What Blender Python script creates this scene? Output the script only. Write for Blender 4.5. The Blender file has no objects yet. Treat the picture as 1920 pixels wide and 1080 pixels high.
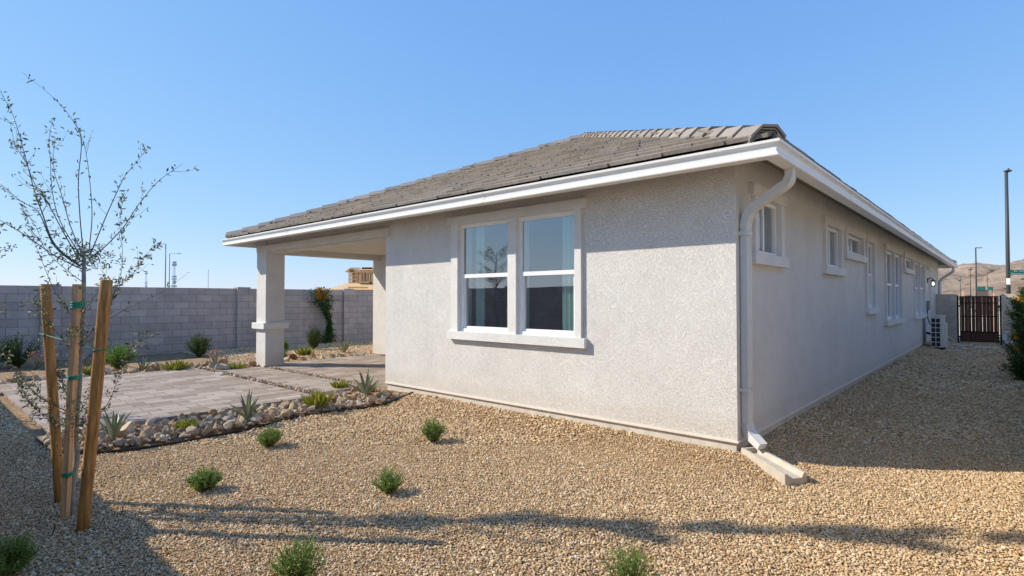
import bpy, bmesh, math, random
from math import sin, cos, tan, radians, pi, hypot, atan2, exp, sqrt
from mathutils import Vector, Matrix, noise
R = random.Random(7)
SC = bpy.context.scene
# ------------------------------------------------------------------ camera
CAM = Vector((2.122, -5.914, 1.6)); YAW = radians(41.864); PIT = radians(1.161); FPX = 1034.3
cam = bpy.data.cameras.new('camera'); camo = bpy.data.objects.new('camera', cam)
SC.collection.objects.link(camo); SC.camera = camo
camo.location = CAM; camo.rotation_euler = (radians(90) + PIT, 0, YAW)
cam.sensor_width = 36; cam.lens = 36 * FPX / 1920; cam.clip_start = .05; cam.clip_end = 9000
FWD = Vector((-sin(YAW)*cos(PIT), cos(YAW)*cos(PIT), sin(PIT))); RGT = Vector((cos(YAW), sin(YAW), 0)); UPV = RGT.cross(FWD)
def ray(px, py): return FWD + RGT*((px-960)/FPX) - UPV*((py-540)/FPX)
def at(px, py, D): return CAM + ray(px, py)*D
def G(px, py, z=-.14):
    d = ray(px, py); return CAM + d*((z-CAM.z)/d.z)
# ------------------------------------------------------------------ light
SUN_EL = radians(36.0); SDX, SDY = .8, .6
w = bpy.data.worlds.new('World'); SC.world = w; w.use_nodes = True
nt = w.node_tree; bg = nt.nodes['Background']; bg.inputs['Strength'].default_value = .15
sky = nt.nodes.new('ShaderNodeTexSky'); sky.sky_type = 'NISHITA'; sky.sun_disc = False
sky.sun_elevation = SUN_EL; sky.sun_rotation = atan2(-SDX, -SDY); sky.air_density = 1.0; sky.dust_density = .1; sky.ozone_density = 1.5; sky.altitude = 400
sep = nt.nodes.new('ShaderNodeSeparateColor'); cmb = nt.nodes.new('ShaderNodeCombineColor'); nt.links.new(sky.outputs[0], sep.inputs[0])
for k_, (mul, pw) in enumerate(((.53, .66), (.95, .46), (2.0, .22))):      # photographic curve of the sky colour per channel
    p_ = nt.nodes.new('ShaderNodeMath'); p_.operation = 'POWER'; p_.inputs[1].default_value = pw; nt.links.new(sep.outputs[k_], p_.inputs[0])
    q_ = nt.nodes.new('ShaderNodeMath'); q_.operation = 'MULTIPLY'; q_.inputs[1].default_value = mul; nt.links.new(p_.outputs[0], q_.inputs[0]); nt.links.new(q_.outputs[0], cmb.inputs[k_])
nt.links.new(cmb.outputs[0], bg.inputs[0])
sl = bpy.data.lights.new('sun', 'SUN'); slo = bpy.data.objects.new('sun', sl); SC.collection.objects.link(slo)
sl.energy = 2.65; sl.angle = radians(.5); sl.color = (1, .91, .76)
slo.rotation_euler = Vector((SDX*cos(SUN_EL), SDY*cos(SUN_EL), -sin(SUN_EL))).to_track_quat('-Z', 'Y').to_euler()
vs = SC.view_settings; vs.view_transform = 'Standard'; vs.look = 'None'; vs.gamma = 1; vs.use_curve_mapping = False; vs.exposure = 1.15

# ------------------------------------------------------------------ materials
def hexc(h):
    h = h.lstrip('#'); c = [int(h[i:i+2], 16)/255 for i in (0, 2, 4)]
    return tuple(((v/12.92) if v < .04045 else ((v+.055)/1.055)**2.4) for v in c) + (1,)
class Mt:
    def __init__(s, name):
        s.m = bpy.data.materials.new(name); s.m.use_nodes = True; s.t = s.m.node_tree
        s.b = s.t.nodes['Principled BSDF']; s.b.inputs['Specular IOR Level'].default_value = .3
    def n(s, k, **kw):
        x = s.t.nodes.new(k)
        for a, v in kw.items():
            if a.startswith('i_'): x.inputs[a[2:].replace('_', ' ')].default_value = v
            else: setattr(x, a, v)
        return x
    def l(s, a, b): s.t.links.new(a, b)
    def ramp(s, stops, src=None, interp='LINEAR'):
        r = s.n('ShaderNodeValToRGB'); e = r.color_ramp.elements; r.color_ramp.interpolation = interp
        while len(e) < len(stops): e.new(.5)
        for i, (p, c) in enumerate(stops): e[i].position = p; e[i].color = c if len(c) == 4 else (*c, 1)
        if src is not None: s.l(src, r.inputs[0])
        return r
    def mix(s, a, b, f, mode='MIX'):
        x = s.n('ShaderNodeMix', data_type='RGBA', blend_type=mode)
        for sock, v in ((x.inputs[0], f), (x.inputs[6], a), (x.inputs[7], b)):
            if hasattr(v, 'is_linked') or hasattr(v, 'links'): s.l(v, sock)
            else: sock.default_value = v if not isinstance(v, tuple) or len(v) == 4 else (*v, 1)
        return x.outputs[2]
    def noise(s, scale, detail=4, rough=.6, coord='Object', vec=None):
        if vec is None: vec = s.n('ShaderNodeTexCoord').outputs[coord]
        x = s.n('ShaderNodeTexNoise'); x.inputs['Scale'].default_value = scale; x.inputs['Detail'].default_value = detail; x.inputs['Roughness'].default_value = rough
        s.l(vec, x.inputs['Vector']); return x
    def bump(s, h, strength, dist):
        x = s.n('ShaderNodeBump'); x.inputs['Strength'].default_value = strength; x.inputs['Distance'].default_value = dist
        s.l(h, x.inputs['Height']); s.l(x.outputs[0], s.b.inputs['Normal']); return x
    def base(s, o): s.l(o, s.b.inputs['Base Color'])
def plain(name, col, rough=.6, metal=0, vary=.12, bump=0, scale=8):
    m = Mt(name); n = m.noise(scale, 5)
    c = tuple(col[:3])
    r = m.ramp([(.3, tuple(x*(1-vary) for x in c)), (.7, tuple(min(1, x*(1+vary)) for x in c))], n.outputs[0])
    m.base(r.outputs[0]); m.b.inputs['Roughness'].default_value = rough; m.b.inputs['Metallic'].default_value = metal
    if bump: m.bump(m.noise(scale*12, 4).outputs[0], bump, .004)
    return m.m
def stucco(name, col, strength=1.0, vary=.05, sc=100):
    m = Mt(name); tc = m.n('ShaderNodeTexCoord').outputs['Object']
    big = m.noise(1.3, 3, vec=tc)
    c = tuple(col[:3])
    r = m.ramp([(.3, tuple(x*(1-vary) for x in c)), (.7, tuple(x*(1+vary) for x in c))], big.outputs[0])
    wn = m.noise(sc, 2, .5, vec=tc)
    wo = m.noise(14, 3, .5, vec=tc)
    mixv = m.n('ShaderNodeVectorMath', operation='MULTIPLY_ADD'); m.l(wo.outputs['Color'], mixv.inputs[0]); mixv.inputs[1].default_value = (.03, .03, .03); m.l(tc, mixv.inputs[2])
    v = m.n('ShaderNodeTexVoronoi', feature='SMOOTH_F1'); v.inputs['Scale'].default_value = sc; v.inputs['Smoothness'].default_value = .6; m.l(mixv.outputs[0], v.inputs['Vector'])
    lace = m.noise(sc*.55, 3, .6, vec=mixv.outputs[0])
    lr = m.ramp([(.40, (0, 0, 0)), (.5, (1, 1, 1)), (.62, (.75, .75, .75))], lace.outputs[0])
    ad = m.n('ShaderNodeMath', operation='MULTIPLY_ADD'); m.l(v.outputs['Distance'], ad.inputs[0]); ad.inputs[1].default_value = -.7; m.l(lr.outputs[0], ad.inputs[2])
    fine = m.noise(sc*5, 2, .5, vec=tc)
    a2 = m.n('ShaderNodeMath', operation='MULTIPLY_ADD'); m.l(fine.outputs[0], a2.inputs[0]); a2.inputs[1].default_value = .25; m.l(ad.outputs[0], a2.inputs[2])
    fr_ = m.ramp([(.3, (.95,)*3), (.7, (1.03,)*3)], m.noise(sc*1.1, 3, .7, vec=tc).outputs[0])
    st_ = m.ramp([(.3, (.95, .94, .93)), (.7, (1.02,)*3)], m.noise(4.5, 4, .7, vec=tc).outputs[0])
    sz = m.n('ShaderNodeSeparateXYZ'); m.l(tc, sz.inputs[0]); dz = m.n('ShaderNodeMath', operation='MULTIPLY_ADD'); dn_ = m.noise(2.6, 6, .7, vec=tc); m.l(dn_.outputs[0], dz.inputs[0]); dz.inputs[1].default_value = -.5; m.l(sz.outputs[2], dz.inputs[2])
    dirt = m.ramp([(0, (.95, .93, .90)), (.12, (1, 1, 1))], dz.outputs[0])
    m.base(m.mix(m.mix(m.mix(r.outputs[0], fr_.outputs[0], 1.0, 'MULTIPLY'), st_.outputs[0], 1.0, 'MULTIPLY'), dirt.outputs[0], 1.0, 'MULTIPLY')); m.b.inputs['Roughness'].default_value = .9; m.b.inputs['Specular IOR Level'].default_value = .1
    m.bump(a2.outputs[0], strength, .006)
    return m.m
def island(name, stops, rough=.7, spec=.3, trans=0, bump=0, bsc=60, noise_mix=0, nsc=20):
    m = Mt(name); g = m.n('ShaderNodeNewGeometry'); r = m.ramp(stops, g.outputs['Random Per Island'])
    out = r.outputs[0]
    if noise_mix:
        nn = m.noise(nsc, 5, .65); nr = m.ramp([(.3, (1-noise_mix,)*3), (.7, (1+noise_mix*.6,)*3)], nn.outputs[0])
        out = m.mix(out, nr.outputs[0], 1.0, 'MULTIPLY')
    m.base(out); m.b.inputs['Roughness'].default_value = rough; m.b.inputs['Specular IOR Level'].default_value = spec
    if bump: m.bump(m.noise(bsc, 4).outputs[0], bump, .006)
    if trans:
        tr = m.n('ShaderNodeBsdfTranslucent'); m.l(out, tr.inputs[0]); mx = m.n('ShaderNodeMixShader'); mx.inputs[0].default_value = trans
        m.l(m.b.outputs[0], mx.inputs[1]); m.l(tr.outputs[0], mx.inputs[2]); m.l(mx.outputs[0], m.t.nodes['Material Output'].inputs[0])
    return m.m
def perobj(name, stops, rough=.85, nsc=18, nm=.25, bump=.6):
    m = Mt(name); oi = m.n('ShaderNodeObjectInfo'); r = m.ramp(stops, oi.outputs['Random'])
    nn = m.noise(nsc, 5, .65); nr = m.ramp([(.3, (1-nm,)*3), (.7, (1+nm*.7,)*3)], nn.outputs[0])
    m.base(m.mix(r.outputs[0], nr.outputs[0], 1.0, 'MULTIPLY')); m.b.inputs['Roughness'].default_value = rough; m.b.inputs['Specular IOR Level'].default_value = .2
    m.bump(m.noise(nsc*3, 5).outputs[0], bump, .01)
    return m.m
def brick(name, cols, mortar, bw, bh, ms=.008, bump=.5, sq=.5, vary=.15, rough=.85, freq=2):
    m = Mt(name); uv = m.n('ShaderNodeTexCoord').outputs['UV']
    if name == 'pavers':
        rt = m.n('ShaderNodeMapping'); rt.inputs['Rotation'].default_value = (0, 0, pi/2); m.l(uv, rt.inputs[0]); uv = rt.outputs[0]
    b = m.n('ShaderNodeTexBrick'); b.inputs['Scale'].default_value = 1; b.inputs['Brick Width'].default_value = bw; b.inputs['Row Height'].default_value = bh
    b.inputs['Mortar Size'].default_value = ms; b.inputs['Mortar Smooth'].default_value = .15; b.offset = sq; b.offset_frequency = freq
    b.inputs['Color1'].default_value = (0, 0, 0, 1); b.inputs['Color2'].default_value = (1, 1, 1, 1); b.inputs['Mortar'].default_value = (.5, .5, .5, 1)
    m.l(uv, b.inputs['Vector'])
    r = m.ramp(cols, b.outputs['Color'])
    nn = m.noise(1.7, 7, .75); nr = m.ramp([(.34, (1-vary,)*3), (.62, (1+vary*.6,)*3), (.72, (1+vary*1.1,)*3)], nn.outputs[0])
    c = m.mix(r.outputs[0], nr.outputs[0], 1.0, 'MULTIPLY')
    n2 = m.noise(70, 3, .7); nr2 = m.ramp([(.3, (.88,)*3), (.7, (1.08,)*3)], n2.outputs[0])
    c = m.mix(c, nr2.outputs[0], 1.0, 'MULTIPLY')
    m.base(m.mix(c, mortar, b.outputs['Fac'])); m.b.inputs['Roughness'].default_value = rough; m.b.inputs['Specular IOR Level'].default_value = .2
    inv = m.n('ShaderNodeMath', operation='MULTIPLY_ADD'); m.l(b.outputs['Fac'], inv.inputs[0]); inv.inputs[1].default_value = -1; m.l(n2.outputs[0], inv.inputs[2])
    m.bump(inv.outputs[0], bump, .004)
    return m.m
M = {}
M['stucco'] = stucco('stucco', (.785, .76, .725), .95, sc=100)
M['trim'] = stucco('trim_stucco', (.84, .83, .805), .8, sc=120)
M['beam'] = stucco('beam_stucco', (.74, .68, .59), .5, sc=120)
M['soffit'] = plain('soffit_paint', (.74, .67, .57), .8, vary=.04)
M['eaveboard'] = plain('eave_boards', (.34, .29, .23), .85)
M['concrete'] = plain('concrete', (.50, .44, .36), .9, vary=.12, bump=.4)
M['slab'] = plain('slab_concrete', (.60, .55, .48), .9, vary=.15, bump=.4)
M['white_metal'] = plain('white_metal', (.76, .76, .745), .38, vary=.03)
M['downspout'] = plain('downspout_metal', (.62, .61, .59), .4, vary=.04)
M['vinyl'] = plain('white_vinyl', (.82, .82, .82), .35, vary=.02)
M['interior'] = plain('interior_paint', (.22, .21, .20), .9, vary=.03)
M['curtain'] = plain('teal_curtain', (.48, .66, .62), .8, vary=.05)
M['blind'] = plain('window_blind', (.55, .56, .56), .7, vary=.05)
M['black_metal'] = plain('black_metal', (.012, .012, .012), .4, vary=.1)
M['dark_gap'] = plain('deck_gap_shade', (.03, .027, .025), .9)  # near-black roof deck; shade of the gap under the tiles put into its colour
M['pole'] = plain('pole_paint', (.065, .065, .06), .5, vary=.1)
M['farpole'] = plain('far_pole_haze', (.13, .17, .20), .6, vary=.1)  # paler, bluer pole tone: distance haze put into the colour
M['mast'] = plain('mast_haze', (.38, .48, .58), .7, vary=.1)  # pale blue stands for haze, put into the mast colour
M['block'] = brick('block_wall', [(0, (.44, .375, .335)), (.5, (.49, .42, .375)), (1, (.55, .475, .425))], (.22, .18, .16), .448, .2175, .006, .5)
M['block2'] = brick('tan_block', [(0, (.50, .44, .37)), (1, (.58, .52, .44))], (.30, .27, .22), .448, .2175, .006, .5)
M['paver'] = brick('pavers', [(0, (.275, .215, .17)), (.35, (.33, .265, .215)), (.7, (.38, .315, .265)), (1, (.44, .375, .32))], (.13, .105, .085), .50, .20, .007, .5, sq=.37, vary=.12)
M['rooftile'] = island('roof_tile', [(0, (.21, .175, .145)), (.4, (.27, .23, .19)), (.75, (.31, .265, .22)), (1, (.26, .24, .225))], .9, .15, bump=.6, bsc=45, noise_mix=.25, nsc=26)
M['hipcap'] = island('hip_cap_tile', [(0, (.25, .215, .19)), (.6, (.31, .275, .245)), (1, (.36, .325, .29))], .85, .2, bump=.4, bsc=60, noise_mix=.15)
M['gravel'] = perobj('gravel_stone', [(0, (.33, .20, .095)), (.14, (.58, .385, .195)), (.32, (.71, .515, .29)), (.5, (.49, .315, .16)), (.66, (.77, .595, .37)), (.8, (.46, .36, .245)), (.9, (.84, .70, .49)), (1, (.60, .365, .195))], .8, 60, .25, .3)
M['rock'] = perobj('river_rock', [(0, (.22, .11, .06)), (.15, (.46, .31, .17)), (.3, (.56, .45, .30)), (.45, (.27, .23, .17)), (.6, (.50, .34, .22)), (.75, (.34, .31, .25)), (.88, (.66, .57, .43)), (1, (.42, .23, .13))], .85, 9, .35, .8)
M['white_rock'] = plain('white_rock', (.7, .66, .58), .85)
M['leaf_shrub'] = island('shrub_leaf', [(0, (.10, .18, .03)), (.5, (.20, .31, .06)), (.8, (.29, .41, .09)), (1, (.38, .45, .20))], .6, .3, .3)
M['leaf_dark'] = island('dark_leaf', [(0, (.03, .07, .015)), (.6, (.07, .145, .03)), (1, (.13, .22, .05))], .55, .35, .3)
M['leaf_bright'] = island('bright_leaf', [(0, (.08, .17, .02)), (.6, (.18, .33, .04)), (1, (.28, .42, .07))], .55, .3, .35)
M['leaf_tree'] = island('tree_leaf', [(0, (.06, .075, .035)), (.5, (.17, .19, .10)), (.85, (.32, .33, .21)), (1, (.48, .40, .16))], .5, .4, .2)
M['grass'] = island('grass_blade', [(0, (.22, .25, .03)), (.6, (.40, .42, .05)), (1, (.55, .50, .12))], .6, .3, .35)
M['flower'] = island('orange_flower', [(0, (.75, .20, .02)), (1, (.90, .42, .04))], .6, .2, .3)
M['pinkflower'] = island('coral_flower', [(0, (.55, .20, .14)), (1, (.66, .34, .25))], .6, .2, .3)
M['agave'] = island('agave_leaf', [(0, (.16, .20, .10)), (.6, (.25, .29, .17)), (1, (.36, .38, .27))], .5, .4, 0, noise_mix=.2)
M['bark'] = plain('grey_bark', (.30, .275, .235), .85, vary=.25, bump=.6, scale=20)
M['twig'] = plain('twig_bark', (.15, .12, .095), .85, vary=.2, scale=20)
M['stem'] = plain('brown_stem', (.11, .075, .045), .85, vary=.2)
M['tape'] = plain('green_tape', (.0, .26, .15), .4, vary=.1)
M['rubber'] = plain('black_rubber', (.015, .015, .017), .35)
M['desert'] = None
def wood(name, c1, c2, axis=2, sc=(30, 30, 1.5)):
    m = Mt(name); tc = m.n('ShaderNodeTexCoord').outputs['Object']
    mp = m.n('ShaderNodeMapping'); mp.inputs['Scale'].default_value = sc; m.l(tc, mp.inputs[0])
    n = m.noise(1.6, 6, .65, vec=mp.outputs[0]); r = m.ramp([(.32, c1), (.52, tuple((a+b)/2 for a, b in zip(c1, c2))), (.68, c2)], n.outputs[0])
    k = m.n('ShaderNodeTexVoronoi', feature='F1'); k.inputs['Scale'].default_value = 5; m.l(tc, k.inputs['Vector'])
    kr = m.ramp([(.05, (.35,)*3), (.11, (1, 1, 1))], k.outputs['Distance'])
    m.base(m.mix(r.outputs[0], kr.outputs[0], 1.0, 'MULTIPLY')); m.b.inputs['Roughness'].default_value = .75; m.bump(n.outputs[0], .5, .004); return m.m
M['stake'] = wood('stake_wood', (.22, .095, .025), (.60, .31, .10))
M['lumber'] = wood('lumber_wood', (.48, .26, .12), (.76, .49, .26))
M['gate_wood'] = wood('gate_wood', (.075, .032, .022), (.16, .075, .052))
M['ply'] = wood('plywood', (.62, .38, .17), (.80, .56, .30), sc=(2, 2, 6))
M['stud'] = wood('framing_lumber', (.60, .43, .25), (.76, .60, .40))
# glass
def glass(name, tint, refl):
    m = Mt(name); t = m.t; t.nodes.remove(m.b)
    tr = m.n('ShaderNodeBsdfTransparent'); tr.inputs[0].default_value = (*tint, 1); gl = m.n('ShaderNodeBsdfGlossy'); gl.inputs['Roughness'].default_value = .004; gl.inputs['Color'].default_value = (.93, .95, 1, 1)
    lw = m.n('ShaderNodeLayerWeight'); lw.inputs[0].default_value = .5; pw = m.n('ShaderNodeMath', operation='POWER'); m.l(lw.outputs['Facing'], pw.inputs[0]); pw.inputs[1].default_value = 5
    fr = m.n('ShaderNodeMath', operation='MULTIPLY_ADD'); m.l(pw.outputs[0], fr.inputs[0]); fr.inputs[1].default_value = 1-refl; fr.inputs[2].default_value = refl
    tc = m.n('ShaderNodeTexCoord').outputs['Object']; nn = m.n('ShaderNodeTexNoise'); nn.inputs['Scale'].default_value = .9; nn.inputs['Detail'].default_value = 1; m.l(tc, nn.inputs['Vector'])
    bp = m.n('ShaderNodeBump'); bp.inputs['Strength'].default_value = .05; bp.inputs['Distance'].default_value = .05; m.l(nn.outputs[0], bp.inputs['Height']); m.l(bp.outputs[0], gl.inputs['Normal'])
    mx = m.n('ShaderNodeMixShader'); m.l(fr.outputs[0], mx.inputs[0]); m.l(tr.outputs[0], mx.inputs[1]); m.l(gl.outputs[0], mx.inputs[2])
    m.l(mx.outputs[0], t.nodes['Material Output'].inputs[0]); return m.m
M['glass'] = glass('window_glass', (.90, .93, .93), .17)
# ground materials
def ground_mat():
    m = Mt('ground_gravel'); tc = m.n('ShaderNodeTexCoord').outputs['Object']
    v = m.n('ShaderNodeTexVoronoi', feature='F1'); v.inputs['Scale'].default_value = 34; m.l(tc, v.inputs['Vector'])
    sp = m.n('ShaderNodeSeparateColor'); m.l(v.outputs['Color'], sp.inputs[0])
    r = m.ramp([(0, (.15, .09, .05)), (.3, (.30, .19, .10)), (.55, (.40, .27, .155)), (.8, (.24, .17, .11)), (1, (.46, .33, .20))], sp.outputs[0])
    big = m.noise(.25, 4, vec=tc); br = m.ramp([(.3, (.85,)*3), (.7, (1.1,)*3)], big.outputs[0])
    yard = m.mix(r.outputs[0], br.outputs[0], 1.0, 'MULTIPLY')
    dn = m.noise(.05, 8, .7, vec=tc); dr = m.ramp([(.3, (.38, .29, .20)), (.52, (.56, .46, .34)), (.7, (.30, .27, .15))], dn.outputs[0])
    sx = m.n('ShaderNodeSeparateXYZ'); m.l(tc, sx.inputs[0])
    def step(sock, a, up):
        x = m.n('ShaderNodeMath', operation='GREATER_THAN' if up else 'LESS_THAN'); m.l(sock, x.inputs[0]); x.inputs[1].default_value = a; return x.outputs[0]
    o = None
    for s_ in (step(sx.outputs[0], 2.85, True), step(sx.outputs[0], -17.1, False), step(sx.outputs[1], 25.5, True), step(sx.outputs[1], -6.5, False)):
        if o is None: o = s_
        else:
            x = m.n('ShaderNodeMath', operation='MAXIMUM'); m.l(o, x.inputs[0]); m.l(s_, x.inputs[1]); o = x.outputs[0]
    m.base(m.mix(yard, dr.outputs[0], o)); m.b.inputs['Roughness'].default_value = .95; m.b.inputs['Specular IOR Level'].default_value = .1
    m.bump(v.outputs['Distance'], .8, .012); return m.m
M['ground'] = ground_mat()
def hill_mat():
    m = Mt('desert_hill'); tc = m.n('ShaderNodeTexCoord').outputs['Object']
    n = m.noise(.02, 10, .75, vec=tc); r = m.ramp([(.30, (.27, .18, .14)), (.45, (.46, .34, .26)), (.60, (.58, .46, .35)), (.75, (.50, .36, .27))], n.outputs[0])
    v = m.n('ShaderNodeTexVoronoi', feature='F1'); v.inputs['Scale'].default_value = .07; v.inputs['Randomness'].default_value = 1; m.l(tc, v.inputs['Vector'])
    vr = m.ramp([(.18, (.34, .33, .27)), (.30, (1, 1, 1))], v.outputs['Distance'])
    n2 = m.noise(.03, 4, .6, vec=tc); nr = m.ramp([(.50, (0, 0, 0)), (.60, (1, 1, 1))], n2.outputs[0])
    dots = m.mix(vr.outputs[0], (1, 1, 1, 1), nr.outputs[0])
    m.base(m.mix(r.outputs[0], dots, 1.0, 'MULTIPLY')); m.b.inputs['Roughness'].default_value = 1; m.b.inputs['Specular IOR Level'].default_value = 0
    m.bump(m.noise(.035, 10, .75, vec=tc).outputs[0], 1.0, 16.0); return m.m
M['hill'] = hill_mat()

# ------------------------------------------------------------------ helpers
def tag(o, label=None, cat=None, group=None, kind=None):
    if label: o['label'] = label
    if cat: o['category'] = cat
    if group: o['group'] = group
    if kind: o['kind'] = kind
    return o
def empty(name, loc, label, cat, group=None, rz=0):
    o = bpy.data.objects.new(name, None); o.empty_display_size = .2; SC.collection.objects.link(o)
    o.location = loc; o.rotation_euler = (0, 0, rz); return tag(o, label, cat, group)
class MB:
    def __init__(s): s.v = []; s.f = []; s.uv = []; s.sm = []
    def face(s, idx, uvs=None, smooth=False): s.f.append(tuple(idx)); s.uv.append(uvs); s.sm.append(smooth)
    def poly(s, pts, smooth=False):
        b = len(s.v); s.v += [tuple(p) for p in pts]; s.face(range(b, b+len(pts)), None, smooth)
    def hexa(s, p, smooth=False):   # p: 8 points, bottom 4 ccw then top 4
        b = len(s.v); s.v += [tuple(q) for q in p]
        for f in ((3, 2, 1, 0), (4, 5, 6, 7), (0, 1, 5, 4), (1, 2, 6, 5), (2, 3, 7, 6), (3, 0, 4, 7)): s.face([b+i for i in f], None, smooth)
    def box(s, a, b):
        x0, y0, z0 = [min(p, q) for p, q in zip(a, b)]; x1, y1, z1 = [max(p, q) for p, q in zip(a, b)]
        s.hexa([(x0, y0, z0), (x1, y0, z0), (x1, y1, z0), (x0, y1, z0), (x0, y0, z1), (x1, y0, z1), (x1, y1, z1), (x0, y1, z1)])
    def tube(s, pts, rad, n=6, caps=True, smooth=True):
        pts = [Vector(p) for p in pts]; rs = rad if isinstance(rad, (list, tuple)) else [rad]*len(pts)
        b = len(s.v); up = Vector((0, 0, 1)); side = None
        for i, p in enumerate(pts):
            d = (pts[min(i+1, len(pts)-1)] - pts[max(i-1, 0)])
            if d.length < 1e-9: d = Vector((0, 0, 1))
            d.normalize()
            if side is None:
                ref = up if abs(d.z) < .9 else Vector((1, 0, 0)); side = d.cross(ref).normalized()
            else:
                side = (side - d*side.dot(d))
                side = side.normalized() if side.length > 1e-6 else d.orthogonal().normalized()
            o = d.cross(side)
            for k in range(n):
                a = 2*pi*k/n; s.v.append(tuple(p + (side*cos(a) + o*sin(a))*rs[i]))
        for i in range(len(pts)-1):
            for k in range(n):
                k2 = (k+1) % n; s.face([b+i*n+k, b+i*n+k2, b+(i+1)*n+k2, b+(i+1)*n+k], None, smooth)
        if caps:
            s.face([b+k for k in range(n)][::-1]); e = b+(len(pts)-1)*n; s.face([e+k for k in range(n)])
    def sweep(s, secs, closed=True, caps=True):   # list of rings
        b = len(s.v); n = len(secs[0])
        for r_ in secs: s.v += [tuple(p) for p in r_]
        for i in range(len(secs)-1):
            for k in range(n if closed else n-1):
                k2 = (k+1) % n; s.face([b+i*n+k, b+i*n+k2, b+(i+1)*n+k2, b+(i+1)*n+k])
        if caps: s.face([b+k for k in range(n)][::-1]); e = b+(len(secs)-1)*n; s.face([e+k for k in range(n)])
    def build(s, name, mat, parent=None, recalc=True, uv=True, off=None):
        me = bpy.data.meshes.new(name); me.from_pydata(s.v, [], s.f); me.update()
        if recalc:
            bm = bmesh.new(); bm.from_mesh(me); bmesh.ops.recalc_face_normals(bm, faces=bm.faces); bm.to_mesh(me); bm.free()
        me.polygons.foreach_set('use_smooth', s.sm)
        if uv:
            l = me.uv_layers.new(name='UVMap')
            for p in me.polygons:
                n = p.normal; ax = max(range(3), key=lambda i: abs(n[i]))
                for li in p.loop_indices:
                    c = me.vertices[me.loops[li].vertex_index].co
                    l.data[li].uv = (c.y, c.z) if ax == 0 else (c.x, c.z) if ax == 1 else (c.x, c.y)
        o = bpy.data.objects.new(name, me); SC.collection.objects.link(o)
        if mat: me.materials.append(mat)
        if parent:
            o.parent = parent
            if off is None:
                wm = pm(parent); o.matrix_parent_inverse = wm.inverted()
        return o
def pm(p):
    m = Matrix.Translation(p.location) @ p.rotation_euler.to_matrix().to_4x4()
    if p.parent: m = pm(p.parent) @ p.matrix_parent_inverse @ m
    return m
def copy_tree(o, parent=None):
    c = o.copy(); SC.collection.objects.link(c)
    if parent: c.parent = parent; c.matrix_parent_inverse = o.matrix_parent_inverse
    for ch in [x for x in SC.objects if x.parent == o]: copy_tree(ch, c)
    return c
def sstep(a, b, x):
    t = max(0, min(1, (x-a)/(b-a))); return t*t*(3-2*t)
HX0, HX1, HY0, HY1 = -11.61, 0.0, 0.0, 23.3
def hdist(x, y):
    dx = max(HX0-x, 0, x-HX1); dy = max(HY0-y, 0, y-HY1); return hypot(dx, dy)
def gz(x, y):
    d = hdist(x, y); z = -.14 + .135*exp(-(d/.42)**2)
    if x < -5.3:   # patio side sits higher
        t = sstep(-5.3, -6.6, x) if False else min(1, (-5.3-x)/1.0)
        z = z*(1-t) + (-.05)*t
    return z + .012*noise.noise(Vector((x*.7, y*.7, 0))) + .010*noise.noise(Vector((x*2.3, y*2.3, 5)))*min(1, d*2)
# ------------------------------------------------------------------ ground
def ground():
    xs = [-4000, -1500, -500, -200, -90, -50, -30, -22]; x = -18.0
    while x < 4.01: xs.append(x); x += .2
    xs += [5, 7, 10, 20, 50, 100, 200, 500, 1500, 4000]
    ys = [-3000, -800, -200, -60, -25, -12, -8]; y = -6.8
    while y < 3: ys.append(y); y += .2
    while y < 26: ys.append(y); y += .5
    ys += [30, 40, 60, 100, 200, 500, 1500, 5000]
    mb = MB(); n = len(xs)
    for yy in ys:
        for xx in xs: mb.v.append((xx, yy, gz(xx, yy) - .004))
    for j in range(len(ys)-1):
        for i in range(n-1): mb.face([j*n+i, j*n+i+1, (j+1)*n+i+1, (j+1)*n+i], None, True)
    o = mb.build('ground', M['ground'], recalc=False); tag(o, 'tan decomposed gravel and desert ground around the house', 'ground', kind='structure')
ground()
# ------------------------------------------------------------------ patio
EDGE = [(-5.42, -.02), (-5.38, -.7), (-5.5, -1.4), (-5.55, -2.05), (-5.38, -2.7), (-5.28, -3.3), (-5.32, -4.0), (-5.45, -4.45), (-5.7, -4.72), (-6.35, -4.80)]
def slab(name, x0, x1, y0, y1, z1, label):
    mb = MB(); mb.box((x0, y0, z1-.09), (x1, y1, z1)); o = mb.build(name, M['paver']); tag(o, label, 'paving', kind='structure')
slab('patio_paving', -12.1, -6.45, -4.66, -1.2, -.012, 'large square of brown grey pavers in front of the rock border')
slab('patio_strip', -11.15, -6.72, -.98, -.08, -.010, 'narrow strip of brown grey pavers between two stone lines')
slab('covered_patio_floor', -11.61, -6.22, .12, 3.36, -.008, 'brown grey paver floor under the covered patio')
# ------------------------------------------------------------------ house
house = empty('house', (-5.8, 11.65, 0), 'single storey stucco house with brown tile roof, white gutters and covered patio', 'house')
ZS = 2.97   # soffit height
def wall_pieces(mb, u0, u1, z0, z1, openings, fn, t):
    us = sorted({u0, u1, *[o[0] for o in openings], *[o[1] for o in openings]})
    for a, b in zip(us, us[1:]):
        zs = [z0]; ops = sorted([(o[2], o[3]) for o in openings if o[0] <= a+1e-6 and o[1] >= b-1e-6])
        segs = []; c = z0
        for lo, hi in ops: segs.append((c, lo)); c = hi
        segs.append((c, z1))
        for lo, hi in segs:
            if hi-lo > 1e-4: mb.box(fn(a, lo, 0), fn(b, hi, -t))
FR = lambda u, z, n: (u, -n, z)      # rear wall facing -Y
SD = lambda u, z, n: (n, u, z)       # side wall facing +X
winF = [(-4.29, -3.23, 1.10, 2.77), (-3.07, -2.05, 1.10, 2.77)]
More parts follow.
